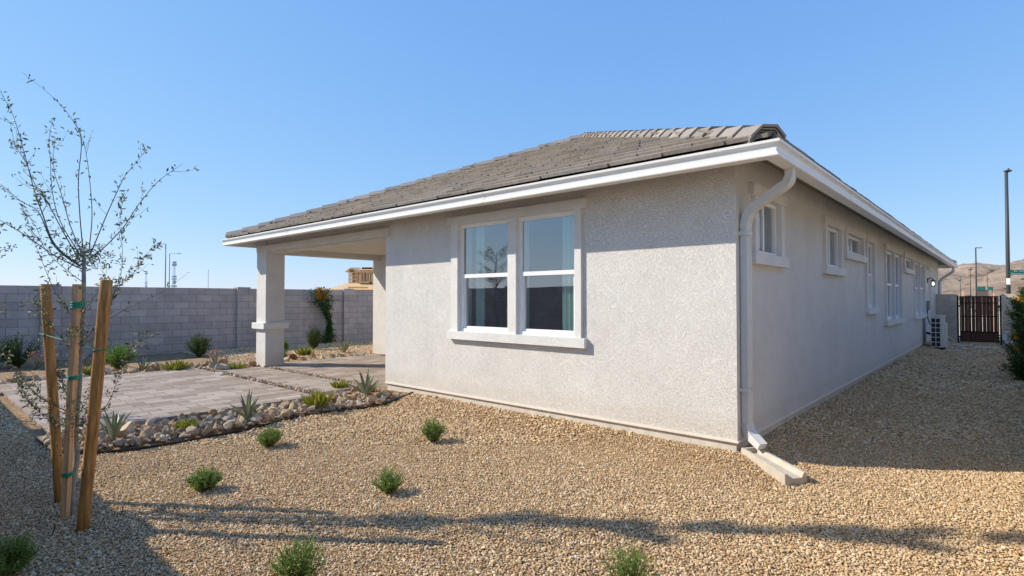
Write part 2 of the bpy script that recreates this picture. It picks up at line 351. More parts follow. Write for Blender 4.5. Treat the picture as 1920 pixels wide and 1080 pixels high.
winS = [(.60, 1.45, 2.12, 2.77), (3.85, 4.85, 2.12, 2.77), (5.35, 6.80, 2.44, 2.77), (7.27, 8.05, 1.42, 2.77), (9.62, 10.82, 1.10, 2.77), (10.96, 12.10, 1.10, 2.77), (12.85, 14.55, 2.46, 2.77), (15.05, 16.35, 1.10, 2.77), (16.5, 17.75, 1.10, 2.77)]
doorS = (19.2, 20.15, .06, 2.50)
mb = MB(); ZW = .10
wall_pieces(mb, -6.25, 0, ZW, ZS, winF, FR, .2)
wall_pieces(mb, .2, HY1, ZW, ZS, winS + [doorS], SD, .2)
mb.box((-6.25, .2, ZW), (-6.05, 3.35, ZS))              # patio side
mb.box((-11.61, 3.35, ZW-.07), (-6.05, 3.55, ZS))       # patio back
mb.box((-11.61, 3.55, ZW-.07), (-11.41, HY1, ZS))       # left side
mb.box((-11.41, HY1-.2, ZW), (-.2, HY1, ZS))
wallo = mb.build('wall', M['stucco'], house)
mb = MB(); mb.box((-6.2, .018, -.25), (-.018, .3, ZW+.02)); mb.box((-.3, .3, -.25), (-.018, HY1-.02, ZW+.02)); mb.box((-6.2, .3, -.25), (-5.9, 3.3, ZW))
mb.build('foundation', M['slab'], house)
# drip screed under the stucco
mb = MB(); mb.box((-6.25, -.012, ZW-.012), (.012, .0, ZW+.012)); mb.box((0, 0, ZW-.012), (.012, HY1, ZW+.012)); mb.build('weep_screed', M['soffit'], house)
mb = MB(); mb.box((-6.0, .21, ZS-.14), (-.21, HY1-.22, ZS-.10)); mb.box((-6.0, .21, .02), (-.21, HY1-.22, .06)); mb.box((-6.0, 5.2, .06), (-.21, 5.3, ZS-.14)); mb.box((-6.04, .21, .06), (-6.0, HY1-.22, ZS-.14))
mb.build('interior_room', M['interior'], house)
# column
mb = MB(); mb.box((-11.61, 0, -.03), (-11.11, .46, ZS)); mb.build('patio_column', M['stucco'], house)
mb = MB(); mb.box((-11.69, -.08, .885), (-11.03, .54, 1.03)); cb = mb.build('column_band', M['trim'], house)
# beams
mb = MB(); mb.box((-11.11, .03, 2.72), (-6.25, .40, ZS)); mb.box((-11.61, .46, 2.72), (-11.25, 3.35, ZS)); mb.build('patio_beam', M['stucco'], house)
mb = MB(); mb.box((-11.50, -.035, 2.735), (-6.13, -.002, 2.885)); mb.build('beam_trim', M['beam'], house)
mb = MB(); mb.box((-11.25, .4, 2.86), (-6.25, 3.35, 2.9)); mb.build('patio_ceiling', M['soffit'], house)
# soffit + fascia + gutter
EV = .46
mb = MB(); L, Rr, Fq, Bk = HX0-EV, HX1+EV, HY0-EV, HY1+EV
ZI = ZS+.085; ZW2 = ZS+.255      # boards under the tiles slope up from the fascia to the wall
def rake(a_, b_, c_, d_):
    mb.hexa([(*a_, ZI), (*b_, ZI), (*c_, ZW2), (*d_, ZW2), (*a_, ZI+.01), (*b_, ZI+.01), (*c_, ZW2+.01), (*d_, ZW2+.01)])
rake((L, Fq), (Rr, Fq), (HX1, HY0), (HX0, HY0)); rake((Rr, Fq), (Rr, Bk), (HX1, HY1), (HX1, HY0)); rake((Rr, Bk), (L, Bk), (HX0, HY1), (HX1, HY1)); rake((L, Bk), (L, Fq), (HX0, HY0), (HX0, HY1))
mb.build('soffit', M['eaveboard'], house)
mb = MB(); mb.box((HX0+.002, 0.002, ZS), (-.2, .2, ZS+.27)); mb.box((-.2, .002, ZS), (-.002, HY1-.002, ZS+.27)); mb.box((HX0+.002, .2, ZS), (HX0+.2, HY1-.2, ZS+.27)); mb.build('wall_top', M['stucco'], house)
mb = MB()
mb.box((L, Fq-.02, ZS-.058), (Rr+.02, Fq, ZS+.085)); mb.box((Rr, Fq, ZS-.058), (Rr+.02, Bk, ZS+.085)); mb.box((L-.02, Fq-.02, ZS-.058), (L, Bk, ZS+.085)); mb.box((L, Bk, ZS-.058), (Rr+.02, Bk+.02, ZS+.085))
mb.build('fascia', M['white_metal'], house)
prof = [(.0, -.062), (.098, -.062), (.114, -.056), (.116, -.040), (.100, -.026), (.094, -.016), (.098, .040), (.112, .054), (.132, .064), (.134, .088), (.120, .092), (.106, .075), (.085, -.02), (.01, -.045), (.0, .075)]
mb = MB()
def gring(cx, cy, sx, sy): return [(cx+sx*o, cy+sy*o, ZS+z) for o, z in prof]
a = .022
mb.sweep([gring(L-a, Bk+a, -1, 1), gring(L-a, Fq-a, -1, -1), gring(Rr+a, Fq-a, 1, -1), gring(Rr+a, Bk+a, 1, 1)])
gut = mb.build('gutter', M['white_metal'], house)
# gutter seams and mitre cover
for x in (-8.9, -3.2):
    mb = MB(); mb.sweep([[(xx, Fq-a-o*1.02-.002, ZS+z) for o, z in prof[1:10]] for xx in (x, x+.03)], closed=False, caps=False); mb.build('gutter_seam', M['white_metal'], gut)
for y in (2.6, 5.9, 9.4, 13, 17):
    mb = MB(); mb.sweep([[(Rr+a+o*1.02+.002, yy, ZS+z) for o, z in prof[1:10]] for yy in (y, y+.03)], closed=False, caps=False); mb.build('gutter_seam', M['white_metal'], gut)
# roof
SL = .418; ZE = ZS+.140; EE = EV+.035
rx0, rx1, ry0, ry1 = HX0-EE, HX1+EE, HY0-EE, HY1+EE
run = (rx1-rx0)/2; ZR = ZE+run*SL; rxm = (rx0+rx1)/2
mb = MB()
P1, P2, P3, P4, Q1, Q2 = (rx0, ry0, ZE-.03), (rx1, ry0, ZE-.03), (rx1, ry1, ZE-.03), (rx0, ry1, ZE-.03), (rxm, ry0+run, ZR-.03), (rxm, ry1-run, ZR-.03)
for f in ((P1, P2, Q1), (P2, P3, Q2, Q1), (P3, P4, Q2), (P4, P1, Q1, Q2)): mb.poly(f)
roof = mb.build('roof', M['dark_gap'], house)
cn = 1/sqrt(1+SL*SL); sn = SL*cn
def tiles(mb, org, udir, indir, U, tri_l, tri_r, rr):
    # org: eave start, udir along eave, indir horizontal inward; U eave length
    org = Vector(org); ud = Vector(udir); idr = Vector(indir); sd = (idr + Vector((0, 0, SL))).normalized(); nn = Vector((-idr.x*sn, -idr.y*sn, cn))
    slen = run/cn; ex = .345; nr_ = int(slen/ex)+1
    for k in range(nr_):
        t0 = k*ex - .05; t1 = min(t0+ex+.07, slen-.02)
        off = (k % 2)*.165 + rr.uniform(-.02, .02)
        u = -.33+off
        while u < U:
            a_, b_ = u+.002, u+.33-.002
            def lim(t): return (t*cn if tri_l else 0, U-(t*cn if tri_r else 0))
            tt0 = t0 + rr.choice((-.012, 0, 0, .012))+rr.uniform(-.004, .004); lift = rr.uniform(0, .004)
            l0, h0 = lim(max(tt0, 0)); l1, h1 = lim(t1)
            A0, B0, A1, B1 = max(a_, l0), min(b_, h0), max(a_, l1), min(b_, h1)
            u += .33
            if B0-A0 < .02: continue
            if B1 < A1: B1 = A1 = (A0 if a_ < l1 else B0) if not (a_ < l1 and b_ > h1) else (A0+B0)/2
            if B1-A1 < .002:
                if a_ < l1: A1 = B1 = min(B0, h1) if B0 > A0 else A0
            def pt(uu, t, n_): return org+ud*uu+sd*t+nn*n_
            jag = [rr.uniform(-.003, .003) for _ in range(3)]
            um = (A0+B0)/2
            b = len(mb.v)
            lo, hi = .012+lift, .052+lift
            lo1, hi1 = -.006, .02+lift*.5
            mb.hexa([pt(A0, tt0+jag[0], lo), pt(B0, tt0+jag[1], lo), pt(B1, t1, lo1), pt(A1, t1, lo1), pt(A0, tt0+jag[0]+.006, hi), pt(B0, tt0+jag[1]+.006, hi), pt(B1, t1, hi1), pt(A1, t1, hi1)])
rr = random.Random(3); mb = MB()
tiles(mb, (rx0, ry0, ZE), (1, 0, 0), (0, 1, 0), rx1-rx0, True, True, rr)
tiles(mb, (rx1, ry0, ZE), (0, 1, 0), (-1, 0, 0), ry1-ry0, True, True, rr)
tiles(mb, (rx0, ry0, ZE), (0, 1, 0), (1, 0, 0), ry1-ry0, True, True, rr)
tiles(mb, (rx0, ry1, ZE), (1, 0, 0), (0, -1, 0), rx1-rx0, True, True, rr)
mb.build('roof_tiles', M['rooftile'], roof)
def caps(mb, A, B, rr, first_stack=False, w_=.17, hgt=.085):
    A = Vector(A); B = Vector(B); d = (B-A); Ln = d.length; d.normalize(); side = d.cross(Vector((0, 0, 1))).normalized(); n_ = side.cross(d)
    k = int(Ln/.40)
    drop = .10 if abs(d.z) > .01 else .085
    def ring(t, lift, th, sc=1):
        c = A + d*t + n_*lift
        top = [(-w_*sc, -drop), (-w_*.42*sc, 0), (w_*.42*sc, 0), (w_*sc, -drop)]
        r_ = [c+side*x+n_*z for x, z in top] + [c+side*x*.97+n_*(z-th) for x, z in reversed(top)]
        return r_
    for i in range(k+1):
        t = i*.40+.02 + rr.uniform(-.01, .01); lf = .098+rr.uniform(-.004, .004)
        mb.sweep([ring(t, lf+.022, .024, 1.0), ring(min(t+.46, Ln), lf-.012, .024, .93)])
    if first_stack:
        for j in range(1, 4): mb.sweep([ring(.035+j*.01, .113-.026*j, .014, 1-.03*j), ring(.3, .113-.026*j-.03, .014, .95-.03*j)])
mb = MB()
caps(mb, (rx1, ry0, ZE), Q1[:2]+(ZR,), rr, True); caps(mb, (rx0, ry0, ZE), Q1[:2]+(ZR,), rr, True)
caps(mb, (rx1, ry1, ZE), Q2[:2]+(ZR,), rr, True); caps(mb, (rx0, ry1, ZE), Q2[:2]+(ZR,), rr, True)
caps(mb, Q1[:2]+(ZR,), Q2[:2]+(ZR,), rr)
mb.build('hip_caps', M['hipcap'], roof)
# windows
def window(fn, ops, head, sill, jambs, rail, blinds=None, mull=None):
    ops = sorted(ops); z0 = ops[0][2]; z1 = ops[0][3]; t = MB()
    t.box(fn(head[0], z1, .0), fn(head[1], z1+.125, .06))
    t.box(fn(jambs[0], z0, .0), fn(ops[0][0]+.0, z1, .045)); t.box(fn(ops[-1][1], z0, .0), fn(jambs[1], z1, .045))
    for a_, b_ in zip(ops, ops[1:]): t.box(fn(a_[1], z0, .0), fn(b_[0], z1, .04))
    tr = t.build('window', M['trim'], house)
    s_ = MB(); s_.box(fn(sill[0], z0-.125, .0), fn(sill[1], z0, .075)); s_.build('sill', M['trim'], tr)
    for (u0, u1, za, zb) in ops:
        f = MB(); fw_ = .045
        f.box(fn(u0, za, -.075), fn(u0+fw_, zb, -.02)); f.box(fn(u1-fw_, za, -.075), fn(u1, zb, -.02)); f.box(fn(u0+fw_, zb-fw_, -.075), fn(u1-fw_, zb, -.02)); f.box(fn(u0+fw_, za, -.075), fn(u1-fw_, za+fw_, -.018))
        g = MB()
        if rail:
            zm = za+(zb-za)*.515
            f.box(fn(u0+fw_, zm-.03, -.09), fn(u1-fw_, zm+.028, -.025))
            for uu in (u0+fw_, u1-fw_-.035): f.box(fn(uu, za+fw_, -.095), fn(uu+.035, zm-.03, -.05))
            f.box(fn(u0+fw_+.035, za+fw_, -.095), fn(u1-fw_-.035, za+fw_+.035, -.05))
            for uu in (u0+fw_, u1-fw_-.014): f.box(fn(uu, zm+.028, -.06), fn(uu+.014, zb-fw_, -.035))
            f.box(fn(u0+fw_+.014, zb-fw_-.014, -.06), fn(u1-fw_-.014, zb-fw_, -.035))
            g.box(fn(u0+fw_+.014, zm+.028, -.052), fn(u1-fw_-.014, zb-fw_-.014, -.048))
            g.box(fn(u0+fw_+.035, za+fw_+.035, -.08), fn(u1-fw_-.035, zm-.03, -.076))
        else:
            um = (u0+u1)/2
            f.box(fn(um-.02, za+fw_, -.08), fn(um+.02, zb-fw_, -.04))
            g.box(fn(u0+fw_, za+fw_, -.062), fn(um-.02, zb-fw_, -.058)); g.box(fn(um+.02, za+fw_, -.062), fn(u1-fw_, zb-fw_, -.058))
        f.build('frame', M['vinyl'], tr); g.build('pane', M['glass'], tr)
window(FR, winF, (-4.52, -1.87), (-4.50, -1.88), (-4.44, -1.95), True)
window(SD, [winS[0]], (.40, 1.66), (.40, 1.66), (.48, 1.58), False)
window(SD, [winS[1]], (3.65, 5.05), (3.65, 5.05), (3.73, 4.97), False)
window(SD, [winS[2]], (5.15, 7.0), (5.10, 7.05), (5.22, 6.93), False)
window(SD, [winS[3]], (7.08, 8.26), (7.08, 8.26), (7.15, 8.18), True)
window(SD, winS[4:6], (9.42, 12.3), (9.40, 12.3), (9.5, 12.2), True)
window(SD, [winS[6]], (12.6, 14.78), (12.6, 14.76), (12.7, 14.68), False)
window(SD, winS[7:9], (14.83, 17.95), (14.83, 17.95), (14.92, 17.87), True)
# door
mb = MB(); y0, y1, z0, z1 = doorS; mb.box((-.12, y0+.05, z0), (-.08, y1-.05, z1-.05)); dr = mb.build('door', M['vinyl'], house)
mb = MB(); mb.box((-.14, y0, z0), (-.03, y0+.05, z1)); mb.box((-.14, y1-.05, z0), (-.03, y1, z1)); mb.box((-.14, y0+.05, z1-.05), (-.03, y1-.05, z1)); mb.build('door_frame', M['vinyl'], dr)
mb = MB(); mb.tube([(-.08, y0+.13, 1.0), (-.02, y0+.13, 1.0)], .028, 10); mb.build('handle', M['black_metal'], dr)
mb = MB(); mb.box((0, 18.85, 2.66), (.06, 20.45, 2.78)); mb.build('door_header', M['trim'], house)
# wall lantern
mb = MB(); Y = 18.93
Y = 19.0-.08
mb.box((0, Y-.05, 2.18), (.025, Y+.05, 2.36)); mb.tube([(.02, Y, 2.30), (.08, Y, 2.36), (.14, Y, 2.36), (.17, Y, 2.31)], .012, 8)
mb.tube([(.17, Y, 2.31), (.17, Y, 2.28), (.17, Y, 2.25)], [.02, .05, .095], 12); mb.tube([(.17, Y, 2.075), (.17, Y, 2.06)], [.07, .06], 12)
for k in range(4):
    a_ = k*pi/2+pi/4; mb.tube([(.17+.082*cos(a_), Y+.082*sin(a_), 2.25), (.17+.062*cos(a_), Y+.062*sin(a_), 2.07)], .005, 5)
ln = mb.build('wall_lantern', M['black_metal'], house)
m = Mt('lit_bulb'); m.b.inputs['Base Color'].default_value = (1, .85, .6, 1); m.b.inputs['Emission Color'].default_value = (1, .78, .48, 1); m.b.inputs['Emission Strength'].default_value = 2.5; M['bulb'] = m.m
mb = MB(); mb.tube([(.17, Y, 2.10), (.17, Y, 2.13), (.17, Y, 2.18), (.17, Y, 2.21)], [.012, .032, .03, .014], 10); mb.build('bulb', M['bulb'], ln)
# disconnect box, conduit, line set
mb = MB(); mb.box((0, 18.0, 1.22), (.13, 18.28, 1.52)); mb.box((-.0, 17.98, 1.52), (.14, 18.3, 1.54)); mb.build('disconnect_box', plain('grey_box', (.30, .30, .29), .5), house)
mb = MB(); mb.tube([(.06, 18.1, 1.23), (.07, 18.08, .95), (.14, 17.95, .75), (.34, 17.8, .62)], .018, 8); mb.build('conduit', M['pole'], house)
mb = MB(); mb.tube([(.0, 18.3, .42), (.10, 18.28, .40), (.2, 18.1, .30), (.34, 17.9, .24)], .038, 8); mb.build('refrigerant_line', M['rubber'], house)
# downspouts
def downspout(path, mat, wd=.10, dp=.075, name='downspout'):
    # path: list of (pos, outward dir) ; corrugated rectangle section
    pts = [Vector(p) for p in path]
    # resample arcs by rounding corners
    out = [pts[0]]
    for i in range(1, len(pts)-1):
        a_, b_, c_ = pts[i-1], pts[i], pts[i+1]; r_ = min(.16, (a_-b_).length*.45, (c_-b_).length*.45)
        p0 = b_+(a_-b_).normalized()*r_; p1 = b_+(c_-b_).normalized()*r_
        for k in range(13):
            t = k/12; out.append(p0*(1-t)**2+b_*2*t*(1-t)+p1*t*t)
    out.append(pts[-1])
    mb = MB(); rings = []; crimps = MB()
    hv = [p for p in out]
    pl = Vector((pts[0].x-pts[-1].x, pts[0].y-pts[-1].y, 0))
    for i, p in enumerate(hv):
        d = (hv[min(i+1, len(hv)-1)]-hv[max(i-1, 0)]).normalized()
        hd = Vector((d.x, d.y, 0))
        if hd.length < .15: side = last if rings else Vector((0, 1, 0))
        else:
            side = Vector((-hd.y, hd.x, 0)).normalized()
            if rings and side.dot(last) < 0: side = -side
        last = side; o = d.cross(side).normalized()
        corner = 1 < i < len(hv)-1
        k_ = 1.09 if (i % 2 and 0 < i < len(hv)-1 and (hv[i]-hv[i-1]).length < .06) else 1
        hw, hd_ = wd/2*k_, dp/2*k_; c = .006
        xs = [-1, -.62, -.5, -.38, -.12, 0, .12, .38, .5, .62, 1]; dz = [0, 0, .004, 0, 0, .004, 0, 0, .004, 0, 0]
        rg = [p+side*(x*hw)+o*(hd_-q) for x, q in zip(xs, dz)] + [p+side*(x*hw)-o*(hd_-q) for x, q in zip(reversed(xs), dz)]
        rings.append(rg)
    mb.sweep(rings); return mb.build(name, mat, house)
ds = downspout([(.52, .06, ZS-.05), (.52, .06, 2.78), (.055, .14, 2.52), (.055, .14, .20), (.235, .045, .085)], M['downspout'])
for z in (2.28, .62):
    mb = MB(); mb.box((.0, .06, z), (.022, .235, z+.04)); mb.box((.012, .075, z), (.102, .088, z+.04)); mb.box((.012, .193, z), (.102, .206, z+.04)); mb.box((.096, .088, z), (.102, .193, z+.04)); mb.build('strap', M['downspout'], ds)
downspout([(.52, 22.9, ZS-.05), (.52, 22.9, 2.72), (.06, 23.12, 2.40), (.06, 23.12, .1)], M['downspout'])
downspout([(-12.08, .25, ZS-.05), (-12.08, .25, 2.80), (-11.67, .30, 2.52), (-11.67, .30, .1)], M['downspout'])
# curtains behind the rear windows
def curtain(x0, x1, label):
    mb = MB(); n = 24; f = []; b_ = []
    for i in range(n+1):
        x = x0+(x1-x0)*i/n; y = .235+.018*sin(i*1.7)+.01*sin(i*.9)
        f.append((x, y)); 
    for (xa, ya), (xb, yb) in zip(f, f[1:]):
        mb.hexa([(xa, ya, .95), (xb, yb, .95), (xb, yb+.006, .95), (xa, ya+.006, .95), (xa, ya, 2.80), (xb, yb, 2.80), (xb, yb+.006, 2.80), (xa, ya+.006, 2.80)])
    tag(mb.build('curtain', M['curtain']), label, 'curtain', 'teal curtains behind the twin window')
curtain(-4.50, -4.27, 'pale teal curtain at the left edge of the left sash of the twin window')
curtain(-4.16, -3.98, 'pale teal curtain fold left of centre in the left sash of the twin window')
curtain(-3.22, -3.07, 'pale teal curtain gathered right of the stucco mullion of the twin window')
curtain(-2.45, -2.22, 'pale teal curtain at the right edge of the right sash of the twin window')
# ------------------------------------------------------------------ splash block
def splash():
    e = Vector((cos(radians(-33)), sin(radians(-33)), 0)); s_ = Vector((-e.y, e.x, 0)); o = Vector((.10, .06, 0))
    mb = MB(); n = 7; rings = []
    for i in range(n):
        t = i/(n-1); wd = .10+.022*t; p = o+e*(.64*t); z = -.02-.08*t; w2 = wd-.03; fl = .045+.0*t
        zt = z+.075
        zb = z-.05
        zf = z+.03
        q = lambda a_, zz: (p.x+s_.x*a_, p.y+s_.y*a_, zz)
        rings.append([q(-wd, zb), q(-wd, zt), q(-w2, zt), q(-w2+.025, zf), q(w2-.025, zf), q(w2, zt), q(wd, zt), q(wd, zb)])
    mb.sweep(rings)
    p = o; z = -.02
    mb.hexa([(p.x+s_.x*a_+e.x*b_, p.y+s_.y*a_+e.y*b_, zz) for zz in (z+.0, z+.073) for a_, b_ in ((-.098, .002), (.098, .002), (.098, .035), (-.098, .035))])
    tag(mb.build('splash_block', M['concrete']), 'tan concrete splash block on the gravel under the corner downspout', 'splash block')
splash()
# ------------------------------------------------------------------ yard walls
def block_wall(name, a_, b_, z1, label, mat, pil=(), th=.2, side=1, capo=True):
    a_ = Vector(a_); b_ = Vector(b_); d = (b_-a_).normalized(); nrm = Vector((-d.y, d.x))*side
    t = empty(name, (*((a_+b_)/2), -.1), label, 'wall')
    def seg(p, q, o0, o1, zz, mb, z0=-.3):
        c = [p+nrm*o0, q+nrm*o0, q+nrm*o1, p+nrm*o1]; mb.hexa([(v.x, v.y, z0) for v in c]+[(v.x, v.y, zz) for v in c])
    mb = MB(); seg(a_, b_, -th, 0, z1, mb); mb.build('blockwork', mat, t)
    for s_ in pil:
        mb = MB(); seg(a_+d*(s_-.21), a_+d*(s_+.21), -th-.03, .08, z1+.05, mb); mb.build('pilaster', mat, t)
    return t
block_wall('block_wall', (-17, -6.2), (-17, 26), 1.955, 'long grey concrete block wall with pilasters closing the far left side of the yard', M['block'], [6.2-3.15, 6.2+1.87, 6.2+5.83, 6.2+10, 6.2+14.2], side=-1)
block_wall('block_wall', (-17, -6.42), (2.75, -6.42), 1.955, 'grey concrete block wall behind the staked tree, mirrored dark in the twin window', M['block'], [3.9, 7.9, 11.9], side=1)
block_wall('block_wall', (2.78, -6.2), (2.78, 21.99), 1.955, 'grey concrete block wall beside the flowering shrub and the gravel side yard', M['block2'], [10, 14, 18, 22], side=1)
block_wall('return_wall', (.01, 22.0), (.66, 22.0), 1.80, 'short tan block wall joining the house to the left side of the gate', M['block2'], side=-1)
block_wall('return_wall', (1.99, 22.0), (2.80, 22.0), 1.80, 'short tan block wall between the right gate post and the flowering shrub', M['block2'], side=-1)
# gate
gate = empty('gate', (1.3, 22.1, -.14), 'dark brown wooden slat gate in a black metal frame beyond the outdoor unit', 'gate')
mb = MB()
for x in (.685, 1.955): mb.box((x-.03, 22.05, -.14), (x+.03, 22.11, 1.75))
mb.box((.74, 22.07, -.06), (.775, 22.10, 1.72)); mb.box((1.865, 22.07, -.06), (1.90, 22.10, 1.72))
for z in (-.06, .32, .92, 1.44, 1.685): mb.box((.775, 22.07, z), (1.865, 22.10, z+.035))
for z in (.1, 1.3): mb.box((.70, 22.075, z), (.745, 22.095, z+.06)); mb.box((1.895, 22.075, z), (1.94, 22.095, z+.06))
mb.build('gate_frame', M['black_metal'], gate)
for i in range(10):
    x = .778+i*.1088+.004*sin(i*2.1); mb = MB(); mb.box((x, 22.10, -.05), (x+.1035-.004*(i % 3), 22.12, 1.70)); mb.build('board', M['gate_wood'], gate)
mb = MB(); mb.box((.77, 22.121, -.05), (1.87, 22.128, .33)); mb.build('dark_backing', M['black_metal'], gate)  # black sheet added behind the boards to darken the area beyond the lower gate
# ------------------------------------------------------------------ outdoor unit
ac = empty('outdoor_unit', (.5, 17.5, -.06), 'beige outdoor air conditioning unit with dark square grille openings beside the house wall', 'air conditioner')
AX0, AX1, AY0, AY1, AZ0, AZ1 = .215, .56, 17.22, 18.2, -.04, 1.04
ben = plain('beige_enamel', (.70, .66, .60), .45, vary=.04)
mb = MB(); mb.box((AX0, AY0+.02, AZ0+.04), (AX1-.02, AY1, AZ1-.02)); mb.build('cabinet', ben, ac)
mb = MB(); mb.box((AX0-.01, AY0, AZ1-.035), (AX1, AY1+.01, AZ1)); mb.build('top_panel', ben, ac)
mb = MB(); mb.box((AX0+.02, AY0+.012, AZ0+.07), (AX1-.085, AY0+.02, AZ1-.06)); mb.build('coil', plain('dark_coil', (.03, .035, .05), .5), ac)
mb = MB()
xa, xb = AX0, AX1-.07; xm = (xa+xb)/2
for x0_, x1_ in ((xa, xa+.022), (xm-.009, xm+.009), (xb-.022, AX1-.015)): mb.box((x0_, AY0, AZ0+.04), (x1_, AY0+.0195, AZ1-.036))
for k in range(7):
    z = AZ0+.05+k*(AZ1-AZ0-.125)/6; mb.box((xa+.022, AY0+.002, z-.011), (xm-.009, AY0+.018, z+.014)); mb.box((xm+.009, AY0+.002, z-.011), (xb-.022, AY0+.018, z+.014))
mb.build('grille', ben, ac)
mb = MB(); mb.box((AX1-.0195, AY0+.3, AZ0+.04), (AX1+.05, AY1-.1, AZ1-.25)); mb.build('side_cover', ben, ac)
mb = MB(); mb.box((AX0+.02, AY0+.08, -.12), (AX1-.02, AY0+.16, AZ0+.04)); mb.build('foot', M['black_metal'], ac)
mb = MB(); mb.box((AX0+.02, AY1-.2, -.12), (AX1-.02, AY1-.12, AZ0+.04)); mb.build('foot', M['black_metal'], ac)
def pad(x0, x1, y0, y1, z, label, rz=0):
    mb = MB(); mb.box((x0, y0, z-.09), (x1, y1, z)); tag(mb.build('concrete_pad', M['concrete']), label, 'paving slab', 'loose concrete slabs by the gate')
pad(.60, .98, 17.1, 17.6, -.085, 'small grey concrete slab on the gravel right in front of the outdoor unit')
pad(.60, 1.2, 19.7, 20.3, -.07, 'grey concrete slab lying between the outdoor unit and the gate')
pad(1.25, 1.95, 19.2, 20.0, -.085, 'tan concrete slab lying on the gravel in front of the right half of the gate')
mb = MB(); mb.tube([(.57, 18.25, .28), (.66, 18.4, .30), (.75, 18.6, .12), (.85, 18.9, -.06), (1.0, 19.2, -.08)], .012, 6); tag(mb.build('hose', M['white_metal']), 'pale drain hose drooping from the back of the outdoor unit', 'hose')
# white valve box by gate
wv = empty('utility_pedestal', (2.07, 20.9, -.14), 'small white utility pedestal half hidden behind the flowering shrub', 'pedestal')
mb = MB(); mb.box((1.99, 20.85, -.14), (2.12, 20.95, .34)); mb.build('post', M['white_metal'], wv); mb = MB(); mb.tube([(2.05, 20.8, .02), (2.32, 20.8, .04)], .05, 10); mb.build('pipe', M['white_metal'], wv); mb = MB(); mb.tube([(2.05, 20.85, .36), (2.16, 20.85, .42)], .04, 8); mb.build('pipe', M['white_metal'], wv)
# ------------------------------------------------------------------ stones
def stone_mesh(name, seed, mat, sub=1, flat=.65, amp=.28, cuts=6):
    rs = random.Random(seed); bm = bmesh.new(); bmesh.ops.create_icosphere(bm, subdivisions=sub, radius=.5)
    sx, sy, sz = rs.uniform(.8, 1.25), rs.uniform(.55, .9), flat*rs.uniform(.8, 1.2)
    planes = [(Vector((rs.gauss(0, 1), rs.gauss(0, 1), rs.gauss(0, 1))).normalized(), rs.uniform(.20, .40)) for _ in range(cuts)]
    for v in bm.verts:
        p = v.co.copy()*(1+amp*noise.noise(v.co*2.2+Vector((seed*3.1, 0, 0))))
        for n_, d_ in planes:
            k = p.dot(n_)
            if k > d_: p -= n_*(k-d_)
        v.co = Vector((p.x*sx, p.y*sy, p.z*sz))
    me = bpy.data.meshes.new(name); bm.to_mesh(me); bm.free(); me.materials.append(mat); return me
def in_view(x, y, margin=.12):
    v = Vector((x, y, 0))-CAM; k = v.dot(FWD)
    if k < .8: return None
    return k if abs(v.dot(RGT)/k) < .93+margin else None
PAT = [(-12.15, -6.4, -4.77, -1.15), (-11.2, -6.67, -1.03, -.03), (-11.66, -6.17, .07, 3.4)]
def edge_x(y):
    for (xa, ya), (xb, yb) in zip(EDGE, EDGE[1:]):
        if yb <= y <= ya: return xa+(xb-xa)*(ya-y)/(ya-yb)
    return None
def in_border(x, y):
    if y < .0 and y > -4.8 and x < -5.2:
        ex = edge_x(y)
        return ex is not None and x < ex-.03
    return False
